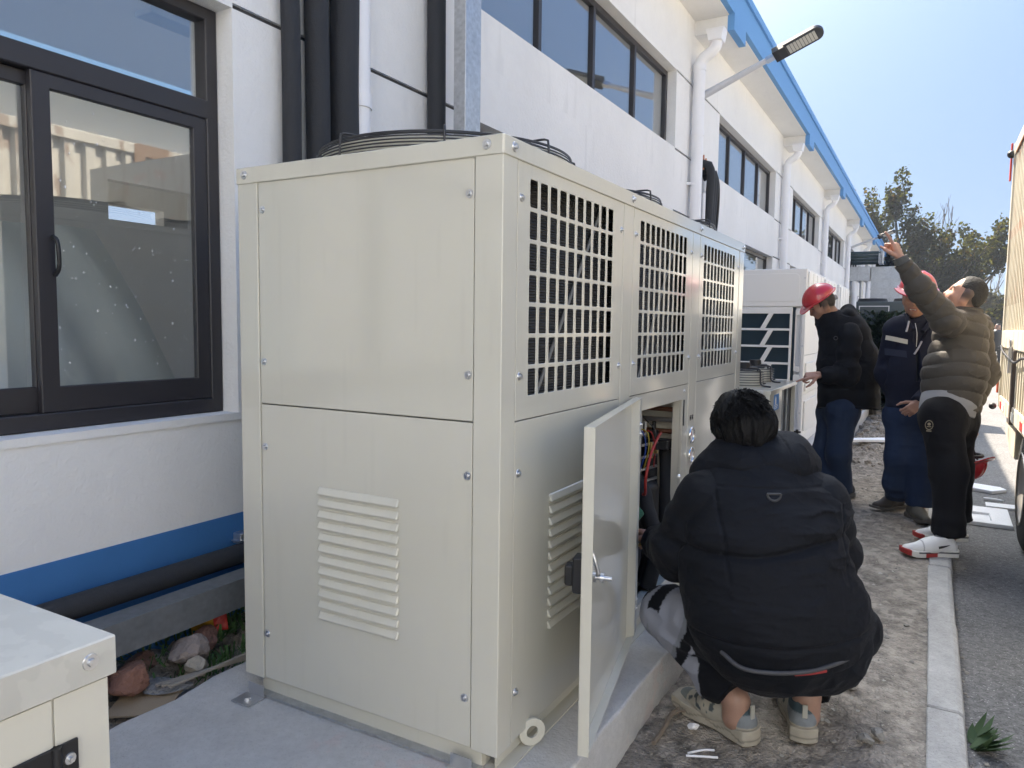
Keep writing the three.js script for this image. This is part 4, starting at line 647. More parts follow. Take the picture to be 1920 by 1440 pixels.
tree('dark green tree left behind the arm-raising man, farther back', [3.4, -0.13, -64], 4.6, 59, { trunk: 0.2, rad: 0.2, depth: 3, kids: 2, wide: 1.3, up: 0.0, leafDepth: 1, per: 18, leaf: 0.24, spread: 0.42, mat: LV, limbs: [[-0.6, 0.8, 0, 0.3], [0.1, 1, 0, 0.36], [0.7, 0.8, 0, 0.34], [-0.9, 0.35, 0, 0.3], [0.9, 0.35, 0, 0.3]] });
tree('small bare tree far away beside the truck corner', [7.4, -0.13, -95], 13, 71, { trunk: 0.4, rad: 0.12, depth: 3, kids: 2, wide: 0.8, up: 0.1, leafDepth: -1, per: 0, limbs: [[0.2, 1, 0, 0.25], [-0.3, 1, 0, 0.25], [0.4, 1, 0, 0.2]] });
{
  // shrub in front of the dark cooler
  const r = rngOf(91), t = thing('shrub', [1.22, 0, -11.4], 'dense dark green shrub in front of the dark cooling cabinet', 'shrub'), tips = [], wood = [];
  for (let k = 0; k < 420; k++) { const a = r() * 6.28, R = Math.sqrt(r()) * 0.42, y = 0.2 + 1.4 * r(), s = Math.min(1, 1.25 - Math.abs(y - 0.8) * 0.55); tips.push(V(1.22 + R * Math.cos(a) * s, y, -11.4 + R * Math.sin(a) * s)); }
  for (let k = 0; k < 8; k++) wood.push(cyl(V(1.2 + (r() - 0.5) * 0.2, 0, -11.4), V(1.2 + (r() - 0.5) * 0.7, 1.3, -11.4 + (r() - 0.5) * 0.5), 0.012, 0.006, 5, true));
  part('stems', wood, bark, t); part('foliage', leaves(tips, 0.05, r, 22, 0.09), LD, t, false).userData.kind = 'stuff';
  // far hedge and wood: one mass
  const far = []; for (let k = 0; k < 900; k++) far.push(V(-25 + 75 * r(), 0.3 + 3.2 * r() * r(), -118 - 10 * r()));
  tag(part('far_hedge', leaves(far, 0.6, r, 16, 0.9), LV, null, false), 'far line of green trees and hedge at the end of the yard', null, null, 'stuff');
}
// ---------------------------------------------------------------- far fence, car, cyclist
{
  const f = thing('yard_fence', [5.5, -0.13, -75], 'dark metal fence on posts at the far end of the road', 'fence');
  for (let k = 0; k < 12; k++) part('post', box(-1 + k * 1.6, -0.92 + k * 1.6, -0.13, 2.6, -75, -75.08), M.black, f);
  for (const y of [0.3, 2.5]) part('rail', box(-1, 17, y, y + 0.07, -75.001, -75.05), M.black, f);
  const c = thing('parked_car', [5.9, -0.13, -66], 'small white car parked far down the road', 'car');
  part('body', prism([[-0.8, 0.25], [3.4, 0.25], [3.4, 0.75], [2.7, 0.88], [2.1, 1.35], [0.3, 1.38], [-0.5, 0.95], [-0.8, 0.85]], 1.7, 0.06).translate(3.9, -0.13, -67), mat([0.75, 0.76, 0.78], 0.25, { clearcoat: 1 }), c);
  part('side_window', prism([[-0.3, 0.92], [2.3, 0.92], [1.95, 1.28], [0.35, 1.3]], 0.02).translate(3.9, -0.13, -65.29), M.black, c);
  for (const x of [0.1, 2.6]) part('wheel', new THREE.CylinderGeometry(0.31, 0.31, 0.22, 20).rotateX(PI / 2).translate(3.9 + x, 0.18, -65.38), M.black, c);
  // bicycle
  const b = thing('bicycle', [3.95, -0.1, -30.2], 'black bicycle beside the far truck corner', 'bicycle');
  const bx = 3.95, bz = -30.2, by = -0.1;
  for (const x of [-0.42, 0.5]) part('wheel', [new THREE.TorusGeometry(0.32, 0.02, 6, 28).translate(bx + x, by + 0.34, bz), ...[0, 1, 2, 3].map((k) => box(-0.31, 0.31, -0.004, 0.004, -0.004, 0.004).rotateZ(k * PI / 4).translate(bx + x, by + 0.34, bz))], M.black, b);
  part('frame', [cyl(V(bx - 0.42, by + 0.34, bz), V(bx - 0.32, by + 0.85, bz), 0.02), cyl(V(bx - 0.32, by + 0.8, bz), V(bx + 0.05, by + 0.35, bz), 0.02), cyl(V(bx - 0.32, by + 0.82, bz), V(bx + 0.2, by + 0.8, bz), 0.02), cyl(V(bx + 0.05, by + 0.35, bz), V(bx + 0.22, by + 0.88, bz), 0.02), cyl(V(bx + 0.05, by + 0.35, bz), V(bx + 0.5, by + 0.34, bz), 0.015)], M.black, b);
  part('handlebar', cyl(V(bx - 0.34, by + 0.98, bz - 0.25), V(bx - 0.34, by + 0.98, bz + 0.25), 0.015), M.black, b);
  part('saddle', box(bx + 0.12, bx + 0.36, by + 0.88, by + 0.93, bz - 0.06, bz + 0.06, 0.02), M.black, b);
}
// ---------------------------------------------------------------- building across the yard (seen in the panes and in the gloss)
{
  const t = thing('opposite_building', [11.5, -0.1, -20], 'white factory building with blue eaves across the road, seen in the window panes', 'building');
  part('wall', box(11.6, 14, -0.1, 6.3, 14, -75), mat([0.84, 0.79, 0.68], 0.9, { bumpMap: T.plasterB, bumpScale: 0.002 }), t);
  part('fascia', box(11.2, 11.8, 5.85, 6.45, 14, -75), M.fascia, t);
  part('base_band', box(11.59, 11.7, -0.1, 0.6, 14, -75), M.band, t);
  for (let k = 0; k < 14; k++) part('window', box(11.58, 11.62, 1.1, 2.6, 12 - k * 6, 8.2 - k * 6), mat([0.05, 0.06, 0.08], 0.1), t);
  const e = thing('rear_building', [4, -0.1, 8], 'white building closing the yard behind the camera, mirrored in the cream sheet metal', 'building');
  part('wall', box(0.2, 9.9, -0.1, 7.4, 6.8, 9), M.wall, e);
  part('fascia', box(0.2, 9.9, 7.4, 8.0, 6.6, 9), M.fascia, e);
  part('gate', box(5.2, 8.2, -0.1, 3.6, 6.74, 6.8), mat([0.12, 0.25, 0.4], 0.5), e);
}
// ---------------------------------------------------------------- the truck on the right
{
  const cream = mat([1, 1, 1], 0.55, { map: tex([512, 512], (u, v) => { const a = tf(u, v, 6, 4, 401), s = sstep(0.55, 0.75, tf(u, v * 0.15, 24, 3, 402)), r = sstep(0.66, 0.74, tf(u, v, 10, 4, 403)), k = 0.9 + 0.2 * a; const c = [0.6 * k, 0.56 * k, 0.455 * k]; return [lerp(c[0], 0.3, s * 0.4), lerp(c[1], 0.2, s * 0.4 + r * 0.3), lerp(c[2], 0.1, s * 0.4 + r * 0.3)]; }, 1.6) });
  const rust = mat([0.2, 0.085, 0.04], 0.9), t = thing('cargo_truck', [3.7, -0.1, -4], 'cream corrugated cargo truck with rusty rails parked on the road at the right edge', 'truck');
  const X = 2.52, X2 = 4.9, zF = -6.4, zN = -3.3;
  // corrugated side: vertical ribs, extruded upwards
  const side = (y0, y1, pitch, d, X = 2.52, zN = -3.3, zF = -6.4) => { const pts = []; for (let z = -zN; z < -zF - 0.02; z += pitch) pts.push([z, 0], [z + pitch * 0.3, 0], [z + pitch * 0.4, -d], [z + pitch * 0.9, -d]); pts.push([-zF, 0], [-zF, -0.06], [-zN, -0.06]); return prism(pts, y1 - y0).rotateX(-PI / 2).rotateY(PI / 2).translate(X, y0, 0); };
  part('upper_side', side(1.385, 2.94, 0.125, 0.035), cream, t);
  part('lower_side', side(0.80, 1.235, 0.16, 0.03), cream, t);
  part('rail', box(X - 0.012, X + 0.06, 1.235, 1.385, zN, zF, 0.006), cream, t);
  part('top_rail', box(X - 0.01, X + 0.07, 2.94, 3.04, zN, zF, 0.008), cream, t);
  part('rust_strip', box(X - 0.013, X + 0.02, 2.925, 2.945, zN, zF + 0.2), rust, t);
  part('bottom_rail', box(X - 0.008, X + 0.06, 0.68, 0.80, zN, zF, 0.006), cream, t);
  part('corner_post', box(X - 0.014, X + 0.07, 0.7, 3.04, zF + 0.07, zF, 0.006), cream, t);
  part('corner_lamp', new THREE.SphereGeometry(0.035, 14, 10).translate(X - 0.03, 2.95, zF + 0.02), M.black, t);
  part('corner_flag', box(X - 0.035, X - 0.02, 2.72, 3.05, zF + 0.01, zF - 0.03, 0.004), mat([0.55, 0.05, 0.03], 0.5), t);
  part('rear_wall', box(X + 0.07, X2, 0.7, 3.04, zF, zF + 0.05), cream, t);
  part('far_side', box(X2 - 0.05, X2, 0.7, 3.04, zF + 0.05, zN), cream, t);
  part('front_wall', box(X + 0.07, X2 - 0.05, 0.7, 3.04, zN, zN - 0.05), cream, t);
  part('floor', box(X + 0.07, X2 - 0.05, 0.7, 0.8, zF + 0.05, zN - 0.05), M.black, t);
  // hanging latches, chains and strap
  for (const z of [-5.35, -3.9]) {
    part('latch', [box(X - 0.035, X - 0.014, 1.05, 1.26, z - 0.02, z + 0.02, 0.004), new THREE.TorusGeometry(0.03, 0.008, 6, 16).rotateY(PI / 2).translate(X - 0.025, 1.29, z)], M.zinc, t);
    part('side_post', box(X - 0.022, X + 0.02, 0.66, 1.232, z + 0.12, z + 0.2, 0.006), mat([0.13, 0.1, 0.08], 0.8), t);
  }
  part('rope', tube([[X - 0.02, 1.25, zF + 0.1], [X - 0.03, 1.21, -6], [X - 0.03, 1.17, -5.4], [X - 0.03, 1.15, -4.9], [X - 0.03, 1.2, -4.3], [X - 0.03, 1.17, -3.5]], 0.009, 60, 6), M.black, t);
  // reflective red and white strips
  const red = mat([0.5, 0.03, 0.02], 0.4), wh = mat([0.75, 0.75, 0.72], 0.4);
  for (let k = 0; k < 3; k++) { const z = -6.2 + k * 0.85; part('reflector', box(X - 0.012, X - 0.0085, 0.7, 0.76, z, z + 0.2), red, t); part('reflector', box(X - 0.012, X - 0.0085, 0.7, 0.76, z + 0.2, z + 0.4), wh, t); }
  part('tail_marker', box(X - 0.03, X - 0.012, 0.82, 1.0, zF + 0.02, zF - 0.02), mat([0.6, 0.1, 0.03], 0.4), t);
  part('side_mirror', new THREE.SphereGeometry(0.03, 10, 8).translate(X - 0.07, 0.72, zF + 0.3), M.black, t);
  // chassis, tool box, mud flap, wheels
  part('chassis', box(3.1, 4.3, 0.5, 0.69, zF + 0.3, -1.4), M.black, t);
  part('tool_box', prism([[zF + 0.15, 0.47], [zF + 0.15, 0.69], [zF + 1.0, 0.69], [zF + 1.0, 0.36], [zF + 0.6, 0.36]], 0.5, 0.008).rotateY(-PI / 2).translate(X + 0.55, 0, 0), cream, t);
  part('mud_flap', box(X + 0.06, X + 0.5, 0.16, 0.62, -4.93, -4.945), mat([0.015, 0.015, 0.016], 0.8), t);
  const tyreP = [[0.24, 0.0], [0.36, 0.01], [0.405, 0.03], [0.42, 0.06], [0.42, 0.2], [0.405, 0.23], [0.36, 0.25], [0.24, 0.26]].map((q) => new THREE.Vector2(...q));
  const wheel = (x, z) => {
    const w = part('wheel', [new THREE.LatheGeometry(tyreP, 48).rotateZ(-PI / 2).translate(x, 0.32, z)], mat([0.018, 0.018, 0.019], 0.85, { bumpMap: T.fine, bumpScale: 0.004 }), t);
    const tr = []; for (let k = 0; k < 40; k++) { const a = k * PI / 20; for (const s of [0.09, 0.17]) tr.push(box(-0.03, 0.03, 0.418, 0.43, -0.018, 0.018, 0.003).rotateX(a).translate(x + s, 0.32, z)); }
    part('tread', tr, w.material, w).userData.kind = 'stuff';
    part('rim', [new THREE.LatheGeometry([[0.02, 0.1], [0.12, 0.09], [0.15, 0.05], [0.2, 0.06], [0.235, 0.02], [0.245, 0.0], [0.245, 0.05]].map((q) => new THREE.Vector2(...q)), 40).rotateZ(-PI / 2).translate(x - 0.005, 0.32, z)], mat([0.5, 0.48, 0.45], 0.5, { metalness: 0.4 }), w);
  };
  wheel(X + 0.0, -4.32); wheel(X + 0.27, -4.32); wheel(X + 0.02, -2.35);
  // cab
  part('cab', prism([[-3.15, 0.5], [-3.15, 2.2], [-1.9, 2.2], [-1.45, 1.4], [-1.4, 0.5]], 2.2, 0.08).rotateY(-PI / 2).translate(4.85, 0, 0), mat([0.03, 0.035, 0.045], 0.3, { clearcoat: 1 }), t);
}
{
  // freight container on a trailer across the road, mirrored in the near window
  const grey = mat([1, 1, 1], 0.6, { map: tex(512, (u, v) => { const a = tf(u, v, 6, 4, 451), r = sstep(0.66, 0.74, tf(u, v * 0.4, 12, 4, 452)), k = 0.85 + 0.25 * a; return [lerp(0.62 * k, 0.26, r * 0.7), lerp(0.585 * k, 0.16, r * 0.7), lerp(0.50 * k, 0.1, r * 0.7)]; }, 2.2) }), rust = mat([0.26, 0.17, 0.11], 0.9);
  const t = thing('container_trailer', [7.8, -0.1, -4], 'grey freight container on a trailer across the road, seen mirrored in the near window', 'trailer'), X = 6.6;
  const pts = []; for (let z = -3; z < 11; z += 0.28) pts.push([z, 0], [z + 0.13, 0], [z + 0.16, -0.05], [z + 0.25, -0.05]); pts.push([11.1, 0], [11.1, -0.1], [-3, -0.1]);
  part('container_side', prism(pts, 2.3).rotateX(-PI / 2).rotateY(PI / 2).translate(X, 1.42, 0), grey, t);
  part('top_rail', box(X - 0.03, X + 0.1, 3.72, 3.86, 3.0, -11.1, 0.01), grey, t);
  part('bottom_rail', box(X - 0.03, X + 0.1, 1.28, 1.42, 3.0, -11.1, 0.01), grey, t);
  for (const z of [2.2, -2.6, -5.0, -7.4, -10.2]) part('rust_patch', box(X - 0.034, X - 0.02, 3.7, 3.87, z, z - 0.5), rust, t);
  for (const z of [3.0, -4.95, -11.0]) part('corner_post', box(X - 0.035, X + 0.1, 1.28, 3.86, z, z - 0.16, 0.01), rust, t);
  part('container_body', box(X + 0.1, 9.0, 1.3, 3.8, 2.98, -11.08), grey, t);
  part('chassis', box(X + 0.4, 8.6, 0.8, 1.27, 3.4, -11), M.black, t);
  for (const z of [1.4, 0.2, -8.6, -9.8]) part('wheel', cyl(V(X + 0.1, 0.4, z), V(X + 0.5, 0.4, z), 0.5, 0.5, 28), M.black, t);
}
// ---------------------------------------------------------------- foam packing, litter, pebbles
const foamM = mat([0.82, 0.83, 0.85], 0.85, { bumpMap: T.fine, bumpScale: 0.002 });
{
  const t = thing('foam_tray', [2.2, -0.1, -5.2], 'large white foam packing tray with a square recess on the asphalt', 'foam packing');
  part('slab', prism([[1.98, 4.92], [2.55, 4.9], [2.56, 5.5], [2.0, 5.52]], 0.03, 0.004, [rrect(2.22, 2.42, 5.0, 5.28, 0.01)]).rotateX(-PI / 2).translate(0, -0.098, 0), foamM, t);
  part('recess', box(2.215, 2.425, -0.097, -0.088, -4.995, -5.285), foamM, t);
  single('foam_piece', box(2.42, 2.72, -0.098, -0.08, -5.62, -5.78, 0.004), foamM, 'thin white foam slab behind the foam tray', 'foam packing');
  single('foam_piece', prism([[2.24, 6.4], [2.5, 6.25], [2.62, 6.4], [2.58, 6.5], [2.3, 6.62]], 0.03, 0.004).rotateX(-PI / 2).translate(0, -0.098, 0), foamM, 'pointed white foam offcut on the asphalt below the hanging helmet', 'foam packing');
  single('foam_piece', tube([[2.42, -0.085, -5.95], [2.5, -0.08, -5.92], [2.56, -0.085, -5.9]], 0.012, 12, 6), foamM, 'tiny white crumb of foam on the asphalt between the two foam slabs', 'foam packing');
  single('foam_strip', prism([[1.12, 7.55], [1.3, 7.75], [1.8, 8.0], [2.0, 8.05], [2.0, 8.2], [1.6, 8.15], [1.15, 7.8]], 0.03, 0.004).rotateX(-PI / 2).translate(0, 0.075, 0), foamM, 'long white foam strip across the soil behind the workers legs', 'foam packing');
  // stones beside the shoes, and loose scraps
  [[[1.53, 0.035, -1.16], 0.055, 'grey stone on the soil between the crouching man shoes', [0.2, 0.19, 0.17]], [[1.745, 0.01, -1.42], 0.035, 'pale stone on the soil right of the crouching man', [0.36, 0.34, 0.3]], [[1.86, 0.012, -1.07], 0.03, 'flat grey stone on the soil near the kerb, close to the camera', [0.27, 0.26, 0.24]], [[1.82, 0.008, -1.02], 0.028, 'smaller flat stone beside another near the kerb, close to the camera', [0.25, 0.24, 0.22]]].forEach(([p, r, l, c], i) => single('stone', rockGeo(r, 500 + i, 1.1, 0.7, 0.8).rotateY(i).translate(...p), stoneMat(c), l, 'stone'));
  const stick = thing('stick', [1.2, 0, -0.9], 'dry brown stick on the soil below the open door', 'stick');
  part('twig', tube([[1.215, 0.01, -0.62], [1.22, 0.018, -0.72], [1.215, 0.02, -0.8], [1.225, 0.018, -0.86]], 0.008, 24, 7), mat([0.2, 0.16, 0.12], 0.9), stick);
  part('twig', tube([[1.215, 0.02, -0.8], [1.235, 0.024, -0.84], [1.25, 0.02, -0.86]], 0.005, 12, 6), mat([0.2, 0.16, 0.12], 0.9), stick);
  single('white_string', tube([[1.23, 0.01, -1.08], [1.22, 0.012, -1.0], [1.25, 0.012, -0.93], [1.285, 0.012, -0.88]], 0.0035, 30, 5), M.upvc, 'bent white plastic string on the soil beside the plinth', 'string');
  single('white_ties', [tube([[1.33, 0.012, -0.62], [1.37, 0.014, -0.66], [1.4, 0.012, -0.68]], 0.004, 12, 5), tube([[1.33, 0.014, -0.6], [1.38, 0.016, -0.62], [1.42, 0.012, -0.645]], 0.004, 12, 5)], M.upvc, 'two short white cable ties on the soil nearest the camera', 'cable tie');
  single('tissue_scrap', rockGeo(0.022, 531, 1, 0.7, 0.9, 3, 1.2).translate(1.305, 0.018, -0.78), M.upvc, 'crumpled white tissue on the soil beside the stick', 'tissue');
  const r = rngOf(77), scraps = [], peb = [];
  for (let i = 0; i < 1500; i++) { const z = 1.0 - Math.pow(r(), 0.75) * 11, x = 1.15 + r() * 0.83, k = 0.004 + 0.018 * r() * r() * r(); peb.push(rockGeo(k * (1 + 0.5 * (z < -6)), i % 12, 1, 0.6, 0.9, 1).rotateY(r() * 6).translate(x, soilH(x, z) + k * 0.2, z)); }
  for (let i = 0; i < 160; i++) { const z = 1.5 - r() * 14, x = 2.13 + 0.09 * r() * r(), k = 0.004 + 0.009 * r(); peb.push(rockGeo(k, i % 12, 1, 0.6, 0.9, 1).rotateY(r() * 6).translate(x, -0.1 + k * 0.3, z)); }
  tag(part('pebbles', peb, mat([0.24, 0.225, 0.2], 0.95), null), 'loose pebbles and crumbs strewn over the soil and gutter', null, null, 'stuff');
  for (let i = 0; i < 260; i++) { const z = 0.8 - Math.pow(r(), 0.7) * 10, x = 1.16 + r() * 0.81, w = 0.006 + 0.02 * r(), g = new THREE.PlaneGeometry(w, w * (0.3 + 0.5 * r()), 2, 1); g.attributes.position.setZ(1, 0.3 * w); g.rotateX(-PI / 2 + (r() - 0.5) * 0.6).rotateY(r() * 6).translate(x, soilH(x, z) + 0.006, z); scraps.push(g); }
  tag(part('dry_scraps', scraps, mat([0.42, 0.4, 0.35], 0.9, { side: THREE.DoubleSide }), null), 'pale dry leaves and paper scraps strewn over the soil', null, null, 'stuff');
  // clods of dug soil further back
  const cl = []; for (let i = 0; i < 420; i++) { const z = -6.6 - 7 * r(), x = 1.16 + r() * 0.8, k = 0.02 + 0.05 * r() * r(); cl.push(rockGeo(k, i % 9, 1, 0.7, 0.9, 2, 1).rotateY(r() * 6).translate(x, soilH(x, z) + k * 0.2, z)); }
  tag(part('soil_clods', cl, M.dirt, null), 'heap of dug grey soil clods beside the far plinth', null, null, 'stuff');
  // weed at the foot of the kerb
  const w = thing('weed', [2.16, -0.1, -1.35], 'low green weed growing from the gutter at the kerb', 'weed'), lv = [];
  for (let k = 0; k < 26; k++) { const a = -1.2 + 2.6 * r(), l = 0.05 + 0.1 * r(); const g = new THREE.PlaneGeometry(0.022, l, 2, 4), p = g.attributes.position; for (let i = 0; i < p.count; i++) { const y = p.getY(i) / l + 0.5; p.setX(i, p.getX(i) * Math.sin(PI * (0.15 + 0.85 * y)) * 1.2); p.setZ(i, 0.02 * y * y); p.setY(i, y * l); } g.computeVertexNormals(); g.rotateX(-PI / 2 + 0.25 + 0.5 * r()).rotateY(-a - 1.2).translate(2.14 + 0.02 * r(), -0.095, -1.38 + 0.1 * (r() - 0.5)); lv.push(g); }
  part('leaf_rosette', lv, mat([0.045, 0.085, 0.03], 0.7, { side: THREE.DoubleSide }), w);
}
// ---------------------------------------------------------------- figures: fields of tapered bones, meshed as smooth surfaces
const cone = (a, b, ra, rb = ra, o = {}) => { const d = [b[0] - a[0], b[1] - a[1], b[2] - a[2]]; return { a, d, L2: d[0] * d[0] + d[1] * d[1] + d[2] * d[2] || 1e-9, L: Math.hypot(...d) || 1e-6, ra, rb, k: o.k ?? 0.03, n: o.n, f: o.f ?? 1, cut: o.cut, cutA: o.cutA, s0: o.s0 ?? 0 }; };
const chain = (pts, radii, o = {}) => pts.slice(1).map((p, i) => cone(pts[i], p, radii[i], radii[i + 1], { ...o, cut: o.cut && i === pts.length - 2, cutA: o.cutA && i === 0 }));
let lastS = 0, lastB = null;
function field(bones, after) {
  return (x, y, z) => {
    let d = 1e3, best = 1e3;
    for (const b of bones) {
      let px = x - b.a[0], py = y - b.a[1], pz = z - b.a[2];
      const t0 = (px * b.d[0] + py * b.d[1] + pz * b.d[2]) / b.L2, t = t0 < 0 ? 0 : t0 > 1 ? 1 : t0;
      px -= b.d[0] * t; py -= b.d[1] * t; pz -= b.d[2] * t;
      if (b.n) { const q = (px * b.n[0] + py * b.n[1] + pz * b.n[2]) * (1 / b.f - 1); px += b.n[0] * q; py += b.n[1] * q; pz += b.n[2] * q; }
      let e = (Math.sqrt(px * px + py * py + pz * pz) - lerp(b.ra, b.rb, t)) * (b.f < 1 ? Math.max(b.f, 0.55) : 1);
      if (b.cut) { const c = (t0 - 1) * b.L; if (c > e - 0.004) e = Math.max(e, c); }
      if (b.cutA) { const c = -t0 * b.L; if (c > e - 0.004) e = Math.max(e, c); }
      if (e < best) { best = e; lastS = b.s0 + t0 * b.L; lastB = b; }
      const k = b.k, h = Math.max(k - Math.abs(d - e), 0) / k; d = Math.min(d, e) - h * h * k * 0.25;
    }
    return after ? after(d, x, y, z) : d;
  };
}
const bounds = (bones, pad = 0.03) => { const lo = [1e9, 1e9, 1e9], hi = [-1e9, -1e9, -1e9]; for (const b of bones) for (const [p, r] of [[b.a, b.ra], [b.a.map((v, i) => v + b.d[i]), b.rb]]) for (let i = 0; i < 3; i++) { lo[i] = Math.min(lo[i], p[i] - r - pad); hi[i] = Math.max(hi[i], p[i] + r + pad); } return [lo, hi]; };
const shape = (bones, cell, after, colorOf, pad) => { const [lo, hi] = bounds(bones, pad); return sdfMesh(field(bones, after), lo, hi, cell, colorOf); };
// an upright frame: right, up, forward from a forward vector and a rough up
const frameOf = (f, u = [0, 1, 0]) => { const F = V(...f).normalize(), R = new THREE.Vector3().crossVectors(F, V(...u)).normalize(), U = new THREE.Vector3().crossVectors(R, F); return { R, U, F }; };
const inFrame = (o, fr, x, y, z) => [o[0] + fr.R.x * x + fr.U.x * y + fr.F.x * z, o[1] + fr.R.y * x + fr.U.y * y + fr.F.y * z, o[2] + fr.R.z * x + fr.U.z * y + fr.F.z * z];
// head: mesh with eyes, brows, nose, lips and ears, in the colours of the skin
function headGeo(o, fr, s, opt = {}) {
  const P = (x, y, z) => [x * s, y * s, z * s], E = [], sk = opt.skin ?? [0.42, 0.24, 0.165];
  const ell = (c, r) => ({ c, r });
  const L = [ell([0, 0.03, -0.012], [0.077, 0.098, 0.096]), ell([0, -0.045, 0.022], [0.060, 0.075, 0.068])];
  const bones = [cone(P(0, -0.085, 0.058), P(0, -0.095, 0.055), 0.024 * s, 0.022 * s, { k: 0.05 * s }), cone(P(0, 0.018, 0.084), P(0, -0.026, 0.105), 0.009 * s, 0.0135 * s, { k: 0.016 * s }), cone(P(-0.014, -0.032, 0.09), P(0.014, -0.032, 0.09), 0.0095 * s, 0.0095 * s, { k: 0.012 * s }),
    cone(P(-0.04, 0.03, 0.068), P(0.04, 0.03, 0.068), 0.015 * s, 0.015 * s, { k: 0.03 * s }), cone(P(-0.04, -0.022, 0.058), P(-0.032, -0.03, 0.06), 0.028 * s, 0.026 * s, { k: 0.03 * s }), cone(P(0.04, -0.022, 0.058), P(0.032, -0.03, 0.06), 0.028 * s, 0.026 * s, { k: 0.03 * s }),
    cone(P(-0.022, -0.059, 0.08), P(0.022, -0.059, 0.08), 0.0085 * s, 0.0085 * s, { k: 0.012 * s }), cone(P(-0.018, -0.067, 0.078), P(0.018, -0.067, 0.078), 0.0085 * s, 0.0085 * s, { k: 0.01 * s }),
    cone(P(-0.079, 0.018, -0.012), P(-0.076, -0.03, 0.0), 0.02 * s, 0.012 * s, { k: 0.008 * s, n: [1, 0, 0], f: 0.5 }), cone(P(0.079, 0.018, -0.012), P(0.076, -0.03, 0.0), 0.02 * s, 0.012 * s, { k: 0.008 * s, n: [1, 0, 0], f: 0.5 }),
    cone(P(0, -0.06, -0.025), P(0, -0.2, -0.04), 0.056 * s, 0.062 * s, { k: 0.04 * s })];
  const fb = field(bones);
  const f = (x, y, z) => {
    let d = 1e3;
    for (const e of L) { const a = (x / s - e.c[0]) / e.r[0], b = (y / s - e.c[1]) / e.r[1], c = (z / s - e.c[2]) / e.r[2], q = Math.sqrt(a * a + b * b + c * c), v = (q - 1) * Math.min(...e.r) * s, k = 0.05 * s, h = Math.max(k - Math.abs(d - v), 0) / k; d = Math.min(d, v) - h * h * k * 0.25; }
    const e = fb(x, y, z), k = 0.018 * s, h = Math.max(k - Math.abs(d - e), 0) / k; d = Math.min(d, e) - h * h * k * 0.25;
    for (const sx of [-1, 1]) { const v = 0.017 * s - Math.hypot(x - sx * 0.032 * s, (y - 0.008 * s) * 1.25, z - 0.096 * s), kk = 0.014 * s, hh = Math.max(kk - Math.abs(d - v), 0) / kk; d = Math.max(d, v) + hh * hh * kk * 0.25; const eb = Math.hypot(x - sx * 0.032 * s, y - 0.008 * s, z - 0.074 * s) - 0.0125 * s; d = Math.min(d, eb); }
    const m = Math.hypot(x * 0.5, (y + 0.063 * s) * 2.2, z - 0.09 * s) - 0.0075 * s; d = Math.max(d, -m * 0.5 - 0.0005);
    return d;
  };
  const col = (x, y, z) => {
    x /= s; y /= s; z /= s; const n = 0.9 + 0.2 * fbm3(x * 60, y * 60, z * 60, 2), ax = Math.abs(x); let c = [sk[0] * n, sk[1] * n, sk[2] * n];
    if (z > 0.06 && ax < 0.055 && Math.abs(y - 0.033 - 0.1 * (ax > 0.03 ? 0.03 - ax : 0)) < 0.006 && ax > 0.012) c = [0.03, 0.022, 0.02];
    if (z > 0.06 && Math.hypot((ax - 0.032) / 0.0135, (y - 0.007) / 0.0042) < 1) c = ax - 0.032 > -0.006 && ax - 0.032 < 0.006 ? [0.015, 0.012, 0.01] : opt.squint ? [0.08, 0.05, 0.04] : [0.4, 0.36, 0.34];
    if (z > 0.075 && ax < 0.026 && y < -0.053 && y > -0.074) c = opt.smile && Math.abs(y + 0.0628) < 0.003 && ax < 0.018 ? [0.6, 0.56, 0.5] : [sk[0] * 0.85, sk[1] * 0.6, sk[2] * 0.62];
    if (opt.fade) { const hl = sstep(0.005, 0.05, y + (z < 0.02 ? 0.05 : -0.03) + (z < -0.03 ? 0.03 : 0)) * sstep(0.062, 0.03, z); c = c.map((v) => lerp(v, 0.02, hl * 0.85)); }
    return c;
  };
  const g = sdfMesh(f, [-0.1 * s, -0.22 * s, -0.125 * s], [0.1 * s, 0.14 * s, 0.13 * s], 0.0042, col);
  const m = new THREE.Matrix4().makeBasis(fr.R, fr.U, fr.F.clone()).setPosition(...o);
  // right, up, forward is left-handed when forward is +z, so mirror x
  const p = g.attributes.position, nn = g.attributes.normal; for (let i = 0; i < p.count; i++) { p.setX(i, -p.getX(i)); nn.setX(i, -nn.getX(i)); } const ix = g.index.array; for (let i = 0; i < ix.length; i += 3) { const q = ix[i]; ix[i] = ix[i + 1]; ix[i + 1] = q; }
  const m2 = new THREE.Matrix4().makeBasis(fr.R.clone().negate(), fr.U, fr.F).setPosition(...o);
  return g.applyMatrix4(m2);
}
